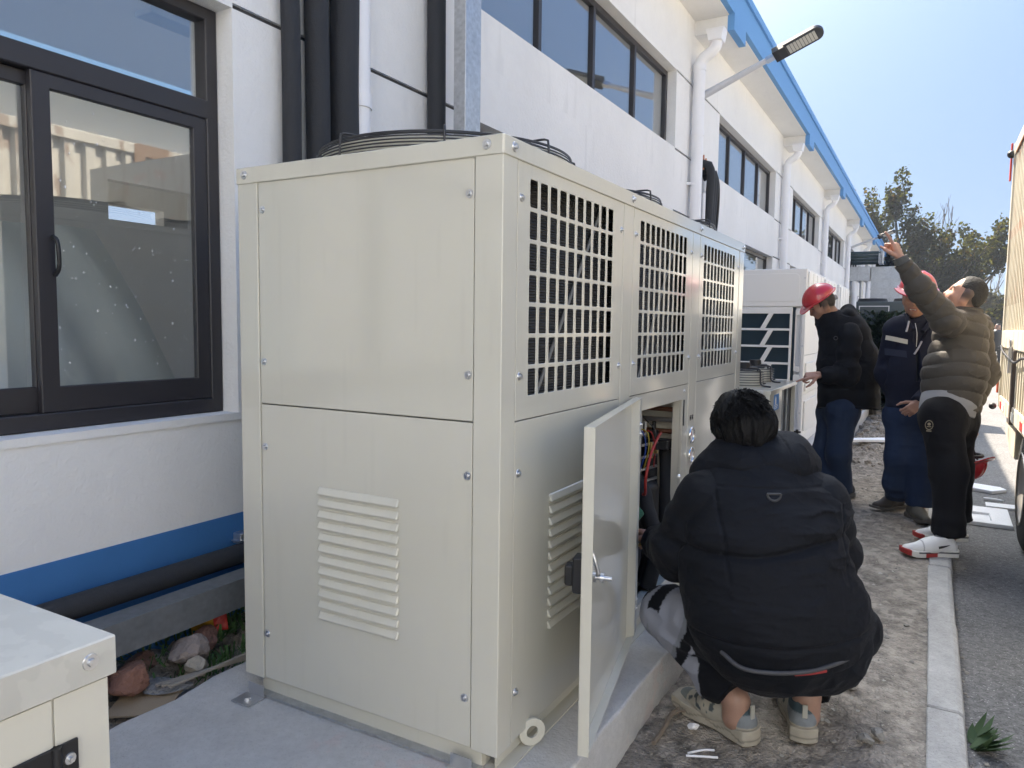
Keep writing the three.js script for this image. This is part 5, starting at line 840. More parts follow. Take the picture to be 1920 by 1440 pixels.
// hard hat: shell with ridges and a peak
function hardHat(o, fr, s, name, parent, color) {
  const f = (x, y, z) => {
    const r = Math.sqrt((x / 0.105) ** 2 + (y / 0.112) ** 2 + (z / 0.125) ** 2), sh = (r - 1) * 0.1, rib = Math.abs(x) < 0.03 && y > 0.02 ? 0.004 * (1 - Math.abs(Math.abs(x) - 0.015) / 0.015) : 0;
    let d = Math.max(sh - rib, -(sh + 0.006), -y);
    const brim = Math.max(Math.sqrt((x / 0.118) ** 2 + (z / 0.138) ** 2) * 0.12 - 0.12, Math.abs(y - 0.004) - 0.004, -(Math.sqrt((x / 0.1) ** 2 + (z / 0.12) ** 2) * 0.1 - 0.1));
    const peak = Math.max(Math.hypot(x / 1.05, z - 0.06) - 0.115, Math.abs(y - 0.004 + Math.max(0, z - 0.11) * 0.35) - 0.0045, 0.09 - z);
    return Math.min(d, brim, peak);
  };
  const g = sdfMesh((x, y, z) => f(x / s, y / s, z / s) * s, [-0.13 * s, -0.03 * s, -0.15 * s], [0.13 * s, 0.13 * s, 0.19 * s], 0.0042);
  const p = g.attributes.position, nn = g.attributes.normal; for (let i = 0; i < p.count; i++) { p.setX(i, -p.getX(i)); nn.setX(i, -nn.getX(i)); } const ix = g.index.array; for (let i = 0; i < ix.length; i += 3) { const q = ix[i]; ix[i] = ix[i + 1]; ix[i + 1] = q; }
  g.applyMatrix4(new THREE.Matrix4().makeBasis(fr.R.clone().negate(), fr.U, fr.F).setPosition(...o));
  return part(name, g, mat([0.5, 0.022, 0.03], 0.28, { clearcoat: 0.6, clearcoatRoughness: 0.1 }), parent, false);
}
// hand: palm and five bent fingers. dir along the hand, back = out of the back of the hand, curls in radians per finger (thumb first)
function handBones(w, dir, back, curls, side = 1, s = 1) {
  const D = V(...dir).normalize(), R = new THREE.Vector3().crossVectors(D, V(...back)).normalize().multiplyScalar(side), N = new THREE.Vector3().crossVectors(R, D).multiplyScalar(side).normalize(), o = V(...w), out = [];
  const at = (a, b, c) => o.clone().addScaledVector(D, a * s).addScaledVector(R, b * s).addScaledVector(N, c * s), arr = (v) => [v.x, v.y, v.z];
  for (const b of [-0.027, -0.009, 0.009, 0.027]) out.push(cone(arr(at(-0.01, b * 0.7, 0)), arr(at(0.085 - Math.abs(b - 0.009) * 0.3, b, 0)), 0.0155 * s, 0.0125 * s, { k: 0.014 * s }));
  const lens = [[0.04, 0.026, 0.02], [0.046, 0.03, 0.021], [0.042, 0.028, 0.02], [0.033, 0.021, 0.018]];
  [0.029, 0.0095, -0.0095, -0.028].forEach((b, i) => { let p = at(0.086 - (i === 3 ? 0.01 : i === 0 ? 0.003 : 0), b, 0.001), ang = 0; lens[i].forEach((l, j) => { ang += curls[i + 1] * [0.9, 1.1, 0.7][j]; const q = p.clone().addScaledVector(D, l * s * Math.cos(ang)).addScaledVector(N, -l * s * Math.sin(ang)).addScaledVector(R, b * 0.06 * s); out.push(cone(arr(p), arr(q), (0.0092 - 0.0009 * j) * s, (0.0085 - 0.0011 * j) * s, { k: 0.005 * s })); p = q; }); });
  let p = at(0.02, 0.028, -0.006), a = 0.75; [0.042, 0.032, 0.025].forEach((l, j) => { const c = curls[0] * j * 0.6, q = p.clone().addScaledVector(D, l * s * Math.cos(a - c * 0.4)).addScaledVector(R, l * s * Math.sin(a - c)).addScaledVector(N, -l * s * 0.35 * (1 + c)); out.push(cone(arr(p), arr(q), (0.013 - 0.002 * j) * s, (0.011 - 0.002 * j) * s, { k: 0.007 * s })); p = q; });
  return out;
}
const skinM = Object.assign(mat([1, 1, 1], 0.5), { vertexColors: true });
const skinCol = (c) => (x, y, z) => { const n = 0.88 + 0.24 * fbm3(x * 70, y * 70, z * 70, 2); return [c[0] * n, c[1] * n, c[2] * n]; };
const clothBump = tex(256, (u, v) => 0.5 + 0.25 * Math.sin(u * 2 * PI * 64) * Math.sin(v * 2 * PI * 64) + 0.3 * (tf(u, v, 40, 2, 601) - 0.5), 0.12, false);
const crease = (amp, fx, fy, fz) => (x, y, z) => { const w = fbm3(x * 5, y * 5, z * 5, 2) * 2, n = Math.abs(noise3(x * fx + w, y * fy + w, z * fz) * 2 - 1), m = Math.abs(noise3(x * fx * 1.9 - w, y * fy * 1.7 + w, z * fz * 1.9 + 9) * 2 - 1); return amp * (0.62 - Math.sqrt(n)) + 0.5 * amp * (0.62 - Math.sqrt(m)); };
const cloth = (c, rough = 0.85, o = {}) => mat(c, rough, { specularIntensity: 0.45, bumpMap: clothBump, bumpScale: 0.0012, sheen: o.sheen ?? 0.1, sheenRoughness: 0.6, sheenColor: lin(0.5, 0.5, 0.55), ...o });
// soft folds: ridged noise stretched along one direction
const folds = (amp, fx, fy, fz) => (x, y, z) => { const w = fbm3(x * 4, y * 4, z * 4, 2) * 1.6, n = noise3(x * fx + w, y * fy + w, z * fz) * 2 - 1, m = noise3(x * fx * 2.3 - w, y * fy * 2.1 + w, z * fz * 2.3 + 9) * 2 - 1; return amp * ((1 - Math.abs(n)) * 0.8 + (1 - Math.abs(m)) * 0.35 - 0.6); };
// shoe: local x to the toe, y up, z sideways; returns the upper with a sole as sub-part
function shoe(parent, at, heading, L, look, tilt = 0) {
  const s = L / 0.29, M4 = new THREE.Matrix4().makeRotationY(heading).setPosition(...at).multiply(new THREE.Matrix4().makeRotationZ(tilt)), put = (g) => g.applyMatrix4(M4);
  const b = [cone([-0.105, 0.05, 0], [0.02, 0.05, 0], 0.036, 0.04, { k: 0.04 }), cone([0.02, 0.05, 0], [0.13, 0.035, 0.004], 0.041, 0.03, { k: 0.04, n: [0, 1, 0], f: 0.9 }), cone([-0.1, 0.06, 0], [-0.085, 0.105, 0], 0.034, 0.034, { k: 0.03, cut: true }), cone([0.0, 0.06, 0], [-0.06, 0.1, 0], 0.032, 0.03, { k: 0.04, cut: true })];
  const f = field(b, (d, x, y, z) => Math.max(d, 0.024 - y, -(Math.hypot((x + 0.072) * 0.75, z) - 0.027 - (y - 0.085) * 0.1 + Math.max(0, 0.07 - y))));
  const g = put(sdfMesh(f, [-0.16, 0, -0.06], [0.18, 0.13, 0.06], 0.0045, look.color).scale(s, s, s));
  const up = part('shoe', g, Object.assign(mat([1, 1, 1], look.rough ?? 0.7), { vertexColors: true, bumpMap: T.fine, bumpScale: 0.001 }), parent, true);
  const fs = (x, y, z) => { const w = lerp(0.04, 0.05, sstep(-0.06, 0.09, x)) - 0.008 * Math.exp(-((x + 0.02) ** 2) / 0.002), e = Math.max(Math.abs(z) - w, x - 0.165 + 5 * z * z, -x - 0.15 + 9 * z * z); const top = look.soleH + 0.012 * sstep(0.09, 0.17, x) + 0.008 * sstep(-0.08, -0.14, x), bot = 0.02 * sstep(0.09, 0.17, x); return Math.max(e, y - top, bot - y) - 0.003; };
  part('sole', put(sdfMesh(fs, [-0.17, -0.01, -0.07], [0.19, 0.08, 0.07], 0.0045, look.soleColor).scale(s, s, s)), Object.assign(mat([1, 1, 1], 0.75), { vertexColors: true }), up, false);
  return { up, put, s };
}
// ---------------------------------------------------------------- the crouching man in black at the open door
{
  const t = thing('person', [1.55, 0, -0.95], 'person in a black hooded jacket crouching, back turned, reaching into the open unit', 'person');
  const VW = [-0.49, -0.08, -0.868], skin = [0.30, 0.18, 0.135];
  // body under the clothes, one surface with head and hands
  const hipL = [1.477, 0.370, -0.780], hipR = [1.650, 0.365, -0.900], kneeL = [1.147, 0.326, -0.958], kneeR = [1.696, 0.347, -1.339], ankL = [1.433, 0.126, -0.825], ankR = [1.636, 0.121, -0.974];
  const chest = [1.474, 0.715, -0.902], pelvis = [1.554, 0.423, -0.806], neck = [1.426, 0.892, -0.960], shL = [1.295, 0.775, -0.853], shR = [1.644, 0.781, -1.004], elL = [1.212, 0.576, -0.879], elR = [1.663, 0.578, -1.227], wrL = [1.058, 0.556, -1.045], wrR = [1.383, 0.542, -1.353];
  const bodyB = [cone(pelvis, chest, 0.13, 0.14, { n: VW, f: 0.8, k: 0.08 }), cone(chest, neck, 0.12, 0.06, { k: 0.08 }), ...chain([shL, elL, wrL], [0.055, 0.042, 0.027]), ...chain([shR, elR, wrR], [0.055, 0.042, 0.027]), ...chain([hipL, kneeL, ankL], [0.085, 0.06, 0.038]), ...chain([hipR, kneeR, ankR], [0.085, 0.06, 0.038]), cone(ankL, [1.433, 0.067, -0.819], 0.042, 0.045), cone(ankR, [1.639, 0.063, -0.970], 0.042, 0.045)];
  const hfr = frameOf([-0.72, -0.28, -0.63]), ho = [1.388, 1.016, -0.962];
  const handL = handBones(wrL, [-0.62, 0.12, -0.77], [0.3, 0.9, -0.1], [0.5, 0.5, 0.7, 0.8, 0.9], -1, 1.0), handR = handBones(wrR, [-0.5, 0.1, -0.86], [0.2, 0.95, 0], [0.4, 0.6, 0.6, 0.7, 0.7], 1, 1.0);
  const body = part('body', [shape(bodyB, 0.014, null, skinCol(skin)), headGeo(ho, hfr, 0.98, { skin }), shape(handL, 0.0034, null, skinCol([0.26, 0.14, 0.1]), 0.01), shape(handR, 0.0034, null, skinCol([0.26, 0.14, 0.1]), 0.01)], skinM, t, false);
  // padded jacket
  const blk = cloth([0.0032, 0.0042, 0.0075], 0.72), F = folds(0.0075, 5, 17, 5), F2 = crease(0.011, 5, 26, 5), F3 = crease(0.0034, 14, 26, 14);
  const tor = [cone([1.539, 0.450, -0.822], [1.481, 0.670, -0.902], 0.262, 0.235, { n: VW, f: 0.78, k: 0.1 }), cone([1.481, 0.670, -0.902], [1.450, 0.830, -0.957], 0.235, 0.165, { n: VW, f: 0.75, k: 0.09 }),
    cone([1.680, 0.429, -0.969], [1.751, 0.368, -1.027], 0.15, 0.105, { k: 0.1 }), cone([1.410, 0.468, -0.797], [1.365, 0.543, -0.825], 0.13, 0.12, { k: 0.08 }), cone([1.333, 0.773, -0.885], [1.616, 0.773, -1.022], 0.115, 0.115, { k: 0.07 }), cone([1.533, 0.388, -0.791], [1.653, 0.377, -0.869], 0.15, 0.14, { n: [0, 1, 0], f: 0.8, k: 0.06 })];
  const seam = (p, w, a) => -a * Math.exp(-(p / w) * (p / w));
  const jacket = part('jacket', shape(tor, 0.0068, (d, x, y, z) => {
    const s = (x - 1.5) * 0.87 - (z + 0.9) * 0.49, q = F(x, y, z) * sstep(0.25, 0.5, y) + F2(x, y, z) * sstep(0.55, 0.66, y) * sstep(0.98, 0.84, y) * sstep(-0.12, 0.1, s) + F3(x, y, z);
    const waist = 0.675 + 0.03 * Math.sin(s * 7) + 0.02 * fbm3(s * 5, 1, 1, 2), hem = 0.42 + 0.05 * s;
    return d - q - seam(y - waist, 0.010, 0.009) - 0.006 * Math.exp(-(((y - waist - 0.045) / 0.035) ** 2)) - 0.005 * Math.exp(-(((y - waist + 0.05) / 0.04) ** 2)) - seam(y - hem, 0.005, 0.006) - seam(y - 0.865 + 0.1 * s * s, 0.004, 0.0035) - seam(Math.abs(s - 0.01) - 0.205 - 0.06 * (y - 0.8), 0.005, 0.005) * sstep(0.55, 0.65, y);
  }, null, 0.05), blk, t, true);
  const sleeve = (pts, rr, nm) => part('sleeve', shape(chain(pts, rr, { k: 0.05, cut: true }), 0.0068, (d, x, y, z) => d - 0.010 * Math.sin(lastS * 58 + 3 * fbm3(x * 8, y * 8, z * 8, 2)) * sstep(0.02, 0.1, lastS) * 0.6 - F(x, y, z) * 0.8 - F3(x, y, z), null, 0.04), blk, t, true);
  sleeve([[1.319, 0.776, -0.867], [1.223, 0.601, -0.865], wrL], [0.128, 0.105, 0.052]);
  sleeve([[1.626, 0.776, -1.016], [1.666, 0.583, -1.137], [1.438, 0.527, -1.279]], [0.118, 0.096, 0.055]);
  const hoodC = [1.429, 0.913, -0.976], hoodX = [0.87, 0.07, -0.48];
  const hf = (() => { const b = [cone([1.293, 0.876, -0.884], [1.575, 0.900, -1.034], 0.062, 0.066, { n: VW, f: 0.8, k: 0.08 }), cone([1.361, 0.940, -0.951], [1.521, 0.951, -1.031], 0.07, 0.07, { k: 0.08 }), cone([1.418, 0.903, -0.888], [1.537, 0.911, -0.944], 0.07, 0.07, { k: 0.09 })]; return shape(b, 0.007, (d, x, y, z) => { const s = (x - hoodC[0]) * 0.87 - (z - hoodC[2]) * 0.49; return d - seam(s - 0.095 - 0.25 * (hoodC[1] - y), 0.004, 0.003) - seam(s + 0.0 - 0.35 * (hoodC[1] - y), 0.004, 0.003) - 0.6 * F(x, y * 0.8, z) - F3(x, y, z); }, null, 0.03); })();
  part('hood', hf, blk, t, true);
  part('loop_ring', [new THREE.TorusGeometry(0.021, 0.0035, 8, 24, PI).rotateZ(PI), new THREE.CylinderGeometry(0.0035, 0.0035, 0.042, 8).rotateZ(PI / 2)].map((g) => g.rotateX(-0.2).rotateY(0.5).translate(...[1.548, 0.870, -0.708])), mat([0.03, 0.03, 0.033], 0.35), t);
  part('hem_band', tube([[1.426, 0.375, -0.613], [1.496, 0.353, -0.582], [1.585, 0.350, -0.603], [1.681, 0.353, -0.669], [1.760, 0.368, -0.755], [1.809, 0.371, -0.853]], 0.007, 40, 8), mat([0.05, 0.05, 0.056], 0.7), t);
  part('waistband', tube([[1.640, 0.344, -0.641], [1.681, 0.345, -0.672], [1.719, 0.348, -0.705]], 0.006, 12, 6), mat([0.28, 0.025, 0.025], 0.7), t);
  part('cuff_stud', new THREE.SphereGeometry(0.008, 12, 8).translate(...[1.227, 0.877, -0.778]), M.zinc, t);
  // trousers: black with pale panels down the outer side of the left leg
  const legs = [cone([1.564, 0.372, -0.829], [1.665, 0.343, -0.918], 0.195, 0.165, { n: [0, 1, 0], f: 0.92, k: 0.09 }), ...chain([hipL, kneeL], [0.13, 0.088], { k: 0.06 }), ...chain([kneeL, [1.361, 0.172, -0.857], [1.408, 0.145, -0.836]], [0.088, 0.07, 0.058], { k: 0.05, cut: true }), ...chain([hipR, kneeR], [0.14, 0.095], { k: 0.06 }), ...chain([kneeR, [1.641, 0.128, -1.012]], [0.09, 0.06], { k: 0.05, cut: true })];
  const kl = V(...kneeL), hl = V(...hipL), al = V(...ankL), th = hl.clone().sub(kl), sh = al.clone().sub(kl), Ls = sh.length(), Lt = th.length(); sh.normalize(); th.normalize();
  const pale = [0.27, 0.285, 0.34], tone = [0.0032, 0.0042, 0.0075];
  part('trousers', shape(legs, 0.0065, (d, x, y, z) => d - folds(0.012, 11, 13, 11)(x, y, z), (x, y, z, nx, ny, nz) => {
    const p = V(x, y, z).sub(kl), a = p.dot(sh) / Ls, b = p.dot(th) / Lt, out = -nx * 0.83 + nz * 0.55;
    if (p.length() < 0.5 && b < 0.55) { if (b > 0.0 && b < 0.5 && out > 0.05 && a < 0.35) return b < 0.16 && ny > 0.25 ? tone : pale; if (a > 0.02 && a < 0.28 + 0.15 * out && out > 0.25) return [0.2, 0.215, 0.25]; if (a >= 0.5 && a < 1.05 && out > 0.55) return pale; if (a < 0.1 && a > -0.2 && b < 0.1 && out > 0.1) return pale; }
    return tone;
  }, 0.04), Object.assign(cloth([1, 1, 1], 0.8), { vertexColors: true }), t, true);
  // hair: thick, swept, with loose strands
  const hm = mat([0.003, 0.0029, 0.0033], 0.55, { specularIntensity: 0.4, bumpMap: T.fine, bumpScale: 0.003 });
  const inv = (x, y, z) => { const q = V(x - ho[0], y - ho[1], z - ho[2]); return [q.dot(hfr.R), q.dot(hfr.U), q.dot(hfr.F)]; };
  part('hair', sdfMesh((x, y, z) => { const [a, b, c] = inv(x, y, z), r = Math.sqrt((a / 0.093) ** 2 + ((b - 0.028) / 0.112) ** 2 + ((c + 0.016) / 0.112) ** 2); let d = (r - 1) * 0.09 - 0.024 * (fbm3(a * 9 + 4, b * 9, c * 9, 2) - 0.45); { const wp = fbm3(a * 14, b * 14, c * 14, 2) * 1.2, ph = Math.atan2(a + 0.012, c + 0.03) + wp * 0.5, el = Math.hypot(a, c) * 10; d -= 0.013 * Math.sqrt(noise3(ph * 5.5, el * 2.2, b * 9)) + 0.005 * noise3(ph * 17, el * 4, b * 18 + wp) - 0.006; } d = Math.max(d, -b - 0.035 - 0.6 * (c < 0 ? -c : -c * 1.2)); return d; }, ho.map((v) => v - 0.16), ho.map((v) => v + 0.17), 0.0042), hm, t, true);
  const r = rngOf(909), st = []; for (let k = 0; k < 2600; k++) { const a = r() * 6.28, e = 0.1 + r() * 1.35, P = (rad, da, de) => inFrame(ho, hfr, rad * 0.094 * Math.cos(e + de) * Math.cos(a + da), 0.028 + rad * 0.112 * Math.sin(e + de), -0.016 + rad * 0.11 * Math.cos(e + de) * Math.sin(a + da)); const sw = (r() - 0.5) * 0.7, up = (r() - 0.5) * 0.5; st.push(new THREE.TubeGeometry(new THREE.QuadraticBezierCurve3(V(...P(0.98, 0, 0)), V(...P(1.05 + 0.05 * r(), sw * 0.5, up * 0.5)), V(...P(1.03 + (r() < 0.15 ? 0.14 : 0.06) * r(), sw, up - 0.12))), 4, 0.0008, 3)); }
  for (let k = 0; k < 150; k++) { const a = r() * 6.28, e = 0.05 + r() * 1.4, P = (rad, da, de) => V(...inFrame(ho, hfr, rad * 0.094 * Math.cos(e + de) * Math.cos(a + da), 0.028 + rad * 0.112 * Math.sin(e + de), -0.016 + rad * 0.11 * Math.cos(e + de) * Math.sin(a + da))), sw = (r() - 0.3) * 0.5, A = P(1.0, 0, 0), B = P(1.07 + 0.04 * r(), sw * 0.5, -0.08), C = P(1.08 + 0.09 * r(), sw, -0.22); st.push(cyl(A, B, 0.0055, 0.0042, 5, true), cyl(B, C, 0.0042, 0.0006, 5, true)); }
  part('hair_strands', st, hm, t, false).userData.kind = 'stuff';
  // shoes: grey and cream trainers
  const look = { soleH: 0.034, rough: 0.75, color: (x, y, z) => { const n = 0.85 + 0.3 * fbm3(x * 60, y * 60, z * 60, 2), m = (c) => c.map((v) => v * n); if (x < -0.06 && y > 0.085) return m([0.035, 0.06, 0.075]); if (x < -0.05 && y > 0.05) return m([0.17, 0.19, 0.21]); if (x < -0.1) return m([0.36, 0.33, 0.27]); if (y > 0.045 && x > -0.03 && x < 0.1 && noise3(x * 70, y * 60, z * 50) > 0.52) return m([0.05, 0.065, 0.07]); if (x > 0.11) return m([0.14, 0.16, 0.16]); return m([0.33, 0.31, 0.26]); }, soleColor: (x, y, z) => { const n = 0.8 + 0.35 * fbm3(x * 40, y * 80, z * 40, 3), g = Math.abs(y - 0.018 - 0.006 * Math.sin(x * 60)) < 0.0025 ? 0.55 : 1; return [0.36 * n * g, 0.33 * n * g, 0.27 * n * g]; } };
  const head = Math.atan2(0.143, -0.267);
  const s1 = shoe(t, [1.362, 0.0, -0.875], Math.atan2(-(-0.945 + 0.802), 1.228 - 1.495), 0.315, look, -0.02);
  const s2 = shoe(t, [1.60, 0.0, -1.05], Math.atan2(0.95, -0.28), 0.305, look, 0);
  for (const q of [s1, s2]) { part('heel_tab', [q.put(box(-0.141, -0.134, 0.075, 0.118, -0.008, 0.008, 0.002).scale(q.s, q.s, q.s))], mat([0.35, 0.35, 0.32], 0.7), q.up); const l = []; for (let k = 0; k < 5; k++) l.push(q.put(tube([[0.0 + k * 0.018, 0.088 - k * 0.008, -0.022], [0.006 + k * 0.018, 0.097 - k * 0.0085, 0], [0.0 + k * 0.018, 0.088 - k * 0.008, 0.022]], 0.0028, 8, 5).scale(q.s, q.s, q.s))); part('laces', l, mat([0.1, 0.12, 0.12], 0.8), q.up); }
  const tool = thing('hand_tool', [0.991, 0.538, -1.109], 'small copper-coloured hand tool held by the crouching man inside the unit', 'tool');
  part('tool_shaft', cyl(V(...[1.032, 0.547, -1.098]), V(...[0.944, 0.493, -1.136]), 0.008, 0.006, 10), M.brass, tool); part('tool_tip', cyl(V(...[0.944, 0.493, -1.136]), V(...[0.923, 0.478, -1.145]), 0.004, 0.003, 8), M.zinc, tool);
}
// ---------------------------------------------------------------- the man in the long black coat and red helmet, pointing
{
  const t = thing('person', [1.35, 0, -4.85], 'person in a long black coat and red hard hat pointing at the small chiller', 'person');
  const skin = [0.3, 0.165, 0.11], Fw = [-0.93, 0, 0.36], blk = cloth([0.0042, 0.005, 0.0075], 0.8);
  const shN = [1.374, 1.334, -4.843], elN = [1.381, 1.022, -4.749], wrN = [1.179, 1.015, -4.634], shF = [1.263, 1.357, -5.162], elF = [1.228, 1.003, -5.167];
  const hipN = [1.357, 0.725, -4.812], hipF = [1.268, 0.702, -4.990], knN = [1.348, 0.387, -4.741], knF = [1.226, 0.356, -4.877], anN = [1.385, 0.064, -4.825], anF = [1.318, 0.018, -4.725];
  const bodyB = [cone([1.364, 0.758, -4.934], [1.319, 1.280, -4.957], 0.13, 0.14, { k: 0.08 }), cone([1.307, 1.367, -4.958], [1.225, 1.505, -4.913], 0.08, 0.06, { k: 0.06 }), ...chain([shN, elN, wrN], [0.05, 0.04, 0.028]), ...chain([shF, elF], [0.05, 0.04]), ...chain([hipN, knN, anN], [0.08, 0.055, 0.04]), ...chain([hipF, knF, anF], [0.08, 0.055, 0.04])];
  const hfr = frameOf([-0.80, -0.52, 0.28], [0.1, 1, 0]), ho = [1.158, 1.574, -4.870];
  const hand = handBones(wrN, [-0.9, -0.12, 0.4], [-0.1, 0.75, 0.65], [0.6, 0.12, 1.25, 1.35, 1.4], -1, 1.02);
  part('body', [shape(bodyB, 0.016, null, skinCol(skin)), headGeo(ho, hfr, 1.0, { skin, squint: true, fade: true }), shape(hand, 0.0038, null, skinCol([0.36, 0.2, 0.15]), 0.01)], skinM, t, false);
  const F = crease(0.009, 6, 9, 6), sd = [0.36, 0, 0.93];
  const coat = [cone([1.386, 0.739, -4.922], [1.376, 1.064, -4.958], 0.235, 0.222, { n: sd, f: 0.85, k: 0.08, cutA: true }), cone([1.376, 1.064, -4.958], [1.324, 1.324, -4.964], 0.222, 0.185, { n: sd, f: 0.95, k: 0.08 }), cone([1.324, 1.333, -4.964], [1.235, 1.436, -4.923], 0.17, 0.105, { k: 0.06 }), cone([1.235, 1.427, -4.923], [1.144, 1.465, -4.863], 0.085, 0.06, { k: 0.04, cut: true })];
  part('coat', shape(coat, 0.0095, (d, x, y, z) => d - F(x, y, z) - 0.006 * Math.abs(Math.sin(y * 24 + 0.6 * fbm3(x * 6, y * 3, z * 6, 2))), null, 0.04), blk, t, true);
  part('sleeve', shape(chain([shN, elN, [1.190, 1.011, -4.640]], [0.098, 0.088, 0.058], { k: 0.05, cut: true }), 0.0085, (d, x, y, z) => d - 0.8 * F(x, y, z) - 0.005 * Math.sin(lastS * 50), null, 0.03), blk, t, true);
  part('sleeve', shape(chain([shF, elF, [1.252, 0.741, -5.042]], [0.095, 0.08, 0.06], { k: 0.05 }), 0.011, (d, x, y, z) => d - F(x, y, z), null, 0.03), blk, t, true);
  part('hood', shape([cone([1.395, 1.430, -5.013], [1.345, 1.525, -4.994], 0.072, 0.06, { k: 0.06 }), cone([1.353, 1.489, -4.914], [1.285, 1.462, -4.896], 0.055, 0.048, { k: 0.06 })], 0.009, (d, x, y, z) => d - 0.7 * F(x, y, z), null, 0.03), blk, t, true);
  part('badge', [new THREE.TorusGeometry(0.014, 0.0025, 6, 18).rotateY(0.36).translate(...[1.303, 1.310, -4.588])], mat([0.04, 0.042, 0.05], 0.5), t);
  const jean = cloth([0.018, 0.03, 0.062], 0.85);
  part('trousers', shape([...chain([hipN, knN, anN], [0.11, 0.088, 0.075], { k: 0.05, cut: true }), ...chain([hipF, knF, anF], [0.11, 0.088, 0.075], { k: 0.05, cut: true }), cone(hipN, hipF, 0.13, 0.13, { k: 0.05 })], 0.0095, (d, x, y, z) => d - folds(0.008, 8, 14, 8)(x, y, z), null, 0.03), jean, t, true);
  const look = { soleH: 0.022, color: () => [0.025, 0.028, 0.035], soleColor: () => [0.1, 0.1, 0.1] };
  shoe(t, [1.30, 0, -4.70], 3.6, 0.28, look); shoe(t, [1.33, 0, -4.97], 3.5, 0.28, look);
  part('hair', sdfMesh((x, y, z) => { const q = V(x - ho[0], y - ho[1], z - ho[2]), a = q.dot(hfr.R), b = q.dot(hfr.U), c = q.dot(hfr.F), r = Math.sqrt((a / 0.084) ** 2 + ((b - 0.03) / 0.105) ** 2 + ((c + 0.013) / 0.103) ** 2); return Math.max((r - 1) * 0.085 - 0.003 * noise3(x * 120, y * 120, z * 120), -b - 0.045 - (c < -0.03 ? 0.03 : 0), c - 0.035 + b * 0.2); }, ho.map((v) => v - 0.14), ho.map((v) => v + 0.15), 0.006), mat([0.02, 0.018, 0.017], 0.7), t, true);
  const hh = inFrame(ho, hfr, 0, 0.055, -0.008), hat = hardHat(hh, frameOf([-0.74, -0.6, 0.28], [0.2, 1, 0]), 1.08, 'helmet', t);
  part('helmet_strap', tube([inFrame(ho, hfr, 0.085, 0.05, -0.02), inFrame(ho, hfr, 0.086, -0.02, -0.03), inFrame(ho, hfr, 0.07, -0.08, 0.01)], 0.004, 16, 5), M.black, hat);
  part('helmet_dial', [cyl(V(...inFrame(ho, hfr, 0.02, 0.0, -0.115)), V(...inFrame(ho, hfr, 0.02, 0.0, -0.135)), 0.022, 0.02, 14), tube([inFrame(ho, hfr, 0.09, 0.03, -0.02), inFrame(ho, hfr, 0.06, 0.012, -0.09), inFrame(ho, hfr, 0, 0.002, -0.115)], 0.01, 20, 6)], mat([0.3, 0.31, 0.33], 0.4), hat);
}
